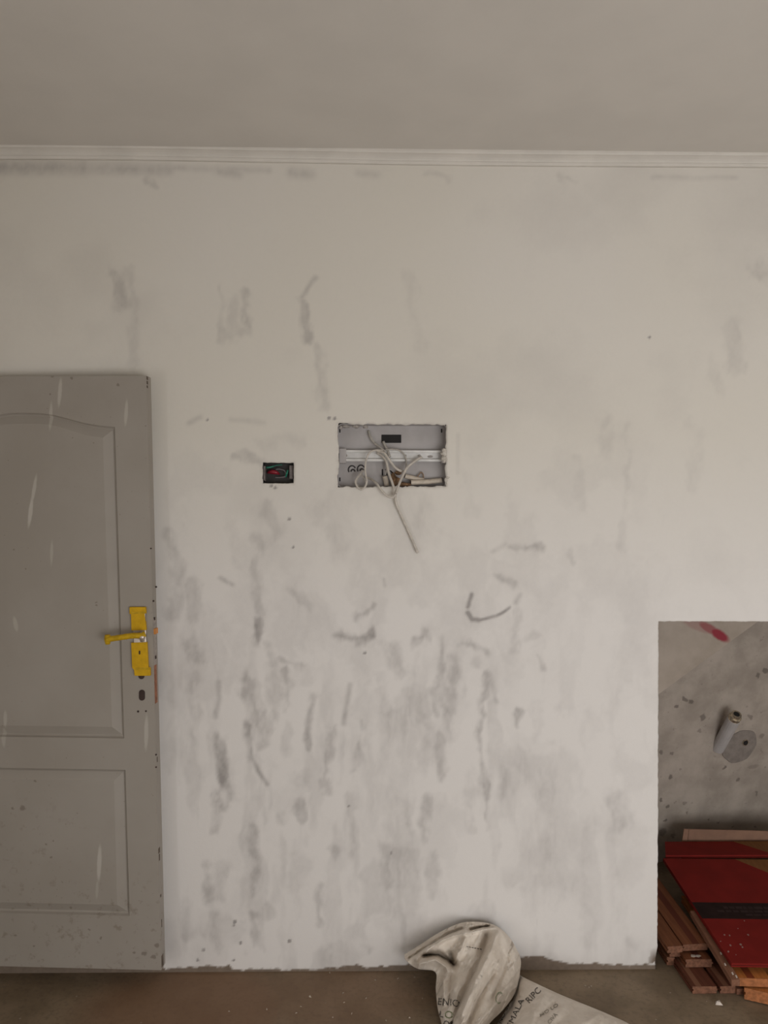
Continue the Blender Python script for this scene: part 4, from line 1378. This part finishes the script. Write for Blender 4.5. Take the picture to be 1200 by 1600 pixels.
def lettering(txt, p0, p1, height, mat, parent, bvh, name='lettering', squash=1.0, label=None):
    """printed letters laid onto the cloth; p0 -> p1 is the base line, height the cap height, in photograph pixels"""
    cu = bpy.data.curves.new('t', 'FONT')
    cu.body = txt
    cu.resolution_u = 3
    ob = bpy.data.objects.new('t', cu)
    COL.objects.link(ob)
    bpy.context.view_layer.update()
    me_ = bpy.data.meshes.new_from_object(ob.evaluated_get(bpy.context.evaluated_depsgraph_get()))
    bpy.data.objects.remove(ob)
    bm_ = bmesh.new()
    bm_.from_mesh(me_)
    bmesh.ops.triangulate(bm_, faces=bm_.faces)
    for _ in range(2):
        bmesh.ops.subdivide_edges(bm_, edges=[e for e in bm_.edges if e.calc_length() > .18], cuts=1)
    bmesh.ops.triangulate(bm_, faces=bm_.faces)
    xs_ = [v.co.x for v in bm_.verts]
    x0, x1 = min(xs_), max(xs_)
    d = Vector((p1[0] - p0[0], p1[1] - p0[1]))
    L = d.length
    e1 = d / L
    e2 = Vector((e1.y, -e1.x))          # up from the base line in the image
    out, ok = [], {}
    bm_.verts.index_update()
    for v in bm_.verts:
        s_ = (v.co.x - x0) / (x1 - x0) * L
        t_ = v.co.y / .7 * height
        px, py = p0[0] + e1.x * s_ + e2.x * t_, p0[1] + e1.y * s_ + e2.y * t_
        h_ = bvh.ray_cast(CAM, ray(px, py).normalized())
        if h_[0] is None:
            continue
        n_ = h_[1]
        if n_.dot(ray(px, py)) > 0:
            n_ = -n_
        ok[v.index] = len(out)
        out.append(h_[0] + n_ * .0013)
    fs_ = [[ok[v.index] for v in f.verts] for f in bm_.faces if all(v.index in ok for v in f.verts)]
    bm_.free()
    if fs_:
        o_ = build(name, MB().add(out, fs_), mat, parent)
        if label:
            o_['label'] = label
        return o_


lettering('ENIO', (684.5, 1570), (717, 1573.5), 11, M_INK, s1, bvh1, label='black letters ENIO')
lettering('O', (694.5, 1590.5), (707.5, 1591.5), 11, M_INKG, s1, bvh1, label='green letter O')
lettering('L', (686.5, 1589), (693, 1590), 10, M_INK, s1, bvh1)
lettering('OR', (693, 1605), (709, 1606), 10.5, M_INK, s1, bvh1)
lettering('C', (772.5, 1567), (781, 1569), 19, M_INKGF, s1, bvh1, label='faded green letter')
lettering('NO LBI', (784, 1600), (797, 1567.5), 7, M_INK, s2, bvh2)
lettering('EMALA', (799, 1607), (819.5, 1563), 8.5, M_INK, s2, bvh2, label='black letters EMALA')
lettering('RIPC', (827.5, 1568), (846, 1549), 9.5, M_INK, s2, bvh2, label='black letters RIPC')
lettering('NO LO', (845, 1589), (873, 1572), 5, M_INKF, s2, bvh2)
lettering('CIVA', (859, 1601), (871.5, 1586), 6, M_INKF, s2, bvh2)


def on_sack(px, py, bvh, off=.002):
    h_ = bvh.ray_cast(CAM, ray(px, py).normalized())
    return (h_[0] if h_[0] is not None else PDp(px, py, 2.45)) - ray(px, py).normalized() * off


M_THR = simple('dark_stitching', (0.10, 0.085, 0.07), .8)
M_FRAY = simple('frayed_white_strip', (0.66, 0.60, 0.53), .7)
for k in range(6):
    x, y = 729 + k * 4.2, 1479.0 + k * .75
    mb = MB().tube([on_sack(x, y, bvh1), on_sack(x + 2.3, y + .4, bvh1)], .0011, 6)
    build('stitch', mb, M_THR, s1)
mb = MB()
for pts in ([(648, 1501), (660, 1491), (672, 1480), (690, 1470), (712, 1461)], [(662, 1479), (680, 1470), (702, 1457)], [(734, 1457), (745, 1452), (758, 1449.5), (771, 1447.8)], [(735, 1452), (747, 1448.5)], [(738, 1460), (741, 1453)], [(742, 1458), (744, 1451)], [(752, 1453), (756, 1448)]):
    mb.tube(smooth_path([on_sack(x, y, bvh1, .004) for x, y in pts], 4), .0014, 6)
build('frayed_hem', mb, M_FRAY, s1)

# ------------------------------------------------------------------ crumbs on the floor
mb = MB()
rng = random.Random(4)
for px, py, r in ((622, 1529, 4), (586, 1532, 3.5), (535, 1552, 4.5), (485, 1557, 5), (417, 1577, 5), (538, 1567, 3), (550, 1584, 4), (358, 1580, 3), (470, 1573, 3), (648, 1527, 3), (924, 1541, 3), (920, 1543, 2.5), (463, 1583, 3), (602, 1595, 4), (520, 1590, 3),
                  (515, 1520, 3), (555, 1516, 4),  (660, 1560, 2.5), (157, 1583, 3), (640, 1590, 3), (572, 1560, 2.5), (505, 1545, 2.5), (1104, 1565, 2)):
    c_ = PZ(px, py, 0)
    r = r * .42 * 2.4 / F
    vs_ = [c_ + Vector((rng.uniform(-1, 1) * r * 1.6, rng.uniform(-1, 1) * r * 1.6, .0)) for _ in range(4)] + [c_ + Vector((rng.uniform(-.5, .5) * r, rng.uniform(-.5, .5) * r, r * rng.uniform(.6, 1.3))) for _ in range(2)]
    mb.add(vs_, [[0, 1, 4], [1, 2, 5], [2, 3, 5], [3, 0, 4], [4, 5, 1], [4, 5, 3], [0, 1, 2], [0, 2, 3]])
M_CRUMB = simple('plaster_crumb', (0.44, 0.375, 0.31), .9, var=.25, scale=60)
o = build('plaster_crumbs', mb, M_CRUMB)
tag(o, 'small pale crumbs of plaster scattered over the concrete floor', 'crumbs', kind='stuff')
c_ = PZ(1122, 1568, 0)
r = .011
mb = MB().add([c_ + Vector(v) for v in ((-r, -r * .6, 0), (r, -r * .9, 0), (r * .9, r, 0), (-r * .4, r * .8, 0), (-r * .5, -r * .3, r * .9), (r * .6, r * .5, r * .7), (.3 * r, -.6 * r, r * .8))],
              [[0, 1, 6, 4], [1, 2, 5, 6], [2, 3, 5], [3, 0, 4], [4, 6, 5], [3, 4, 5], [0, 1, 2, 3]])
o = build('plaster_chip', mb, M_WHITE, loc=c_[:])
tag(o, 'white chip of plaster on the floor in front of the wooden boards', 'plaster chip')

for o in bpy.data.objects:
    if '_o' in o:
        del o['_o']
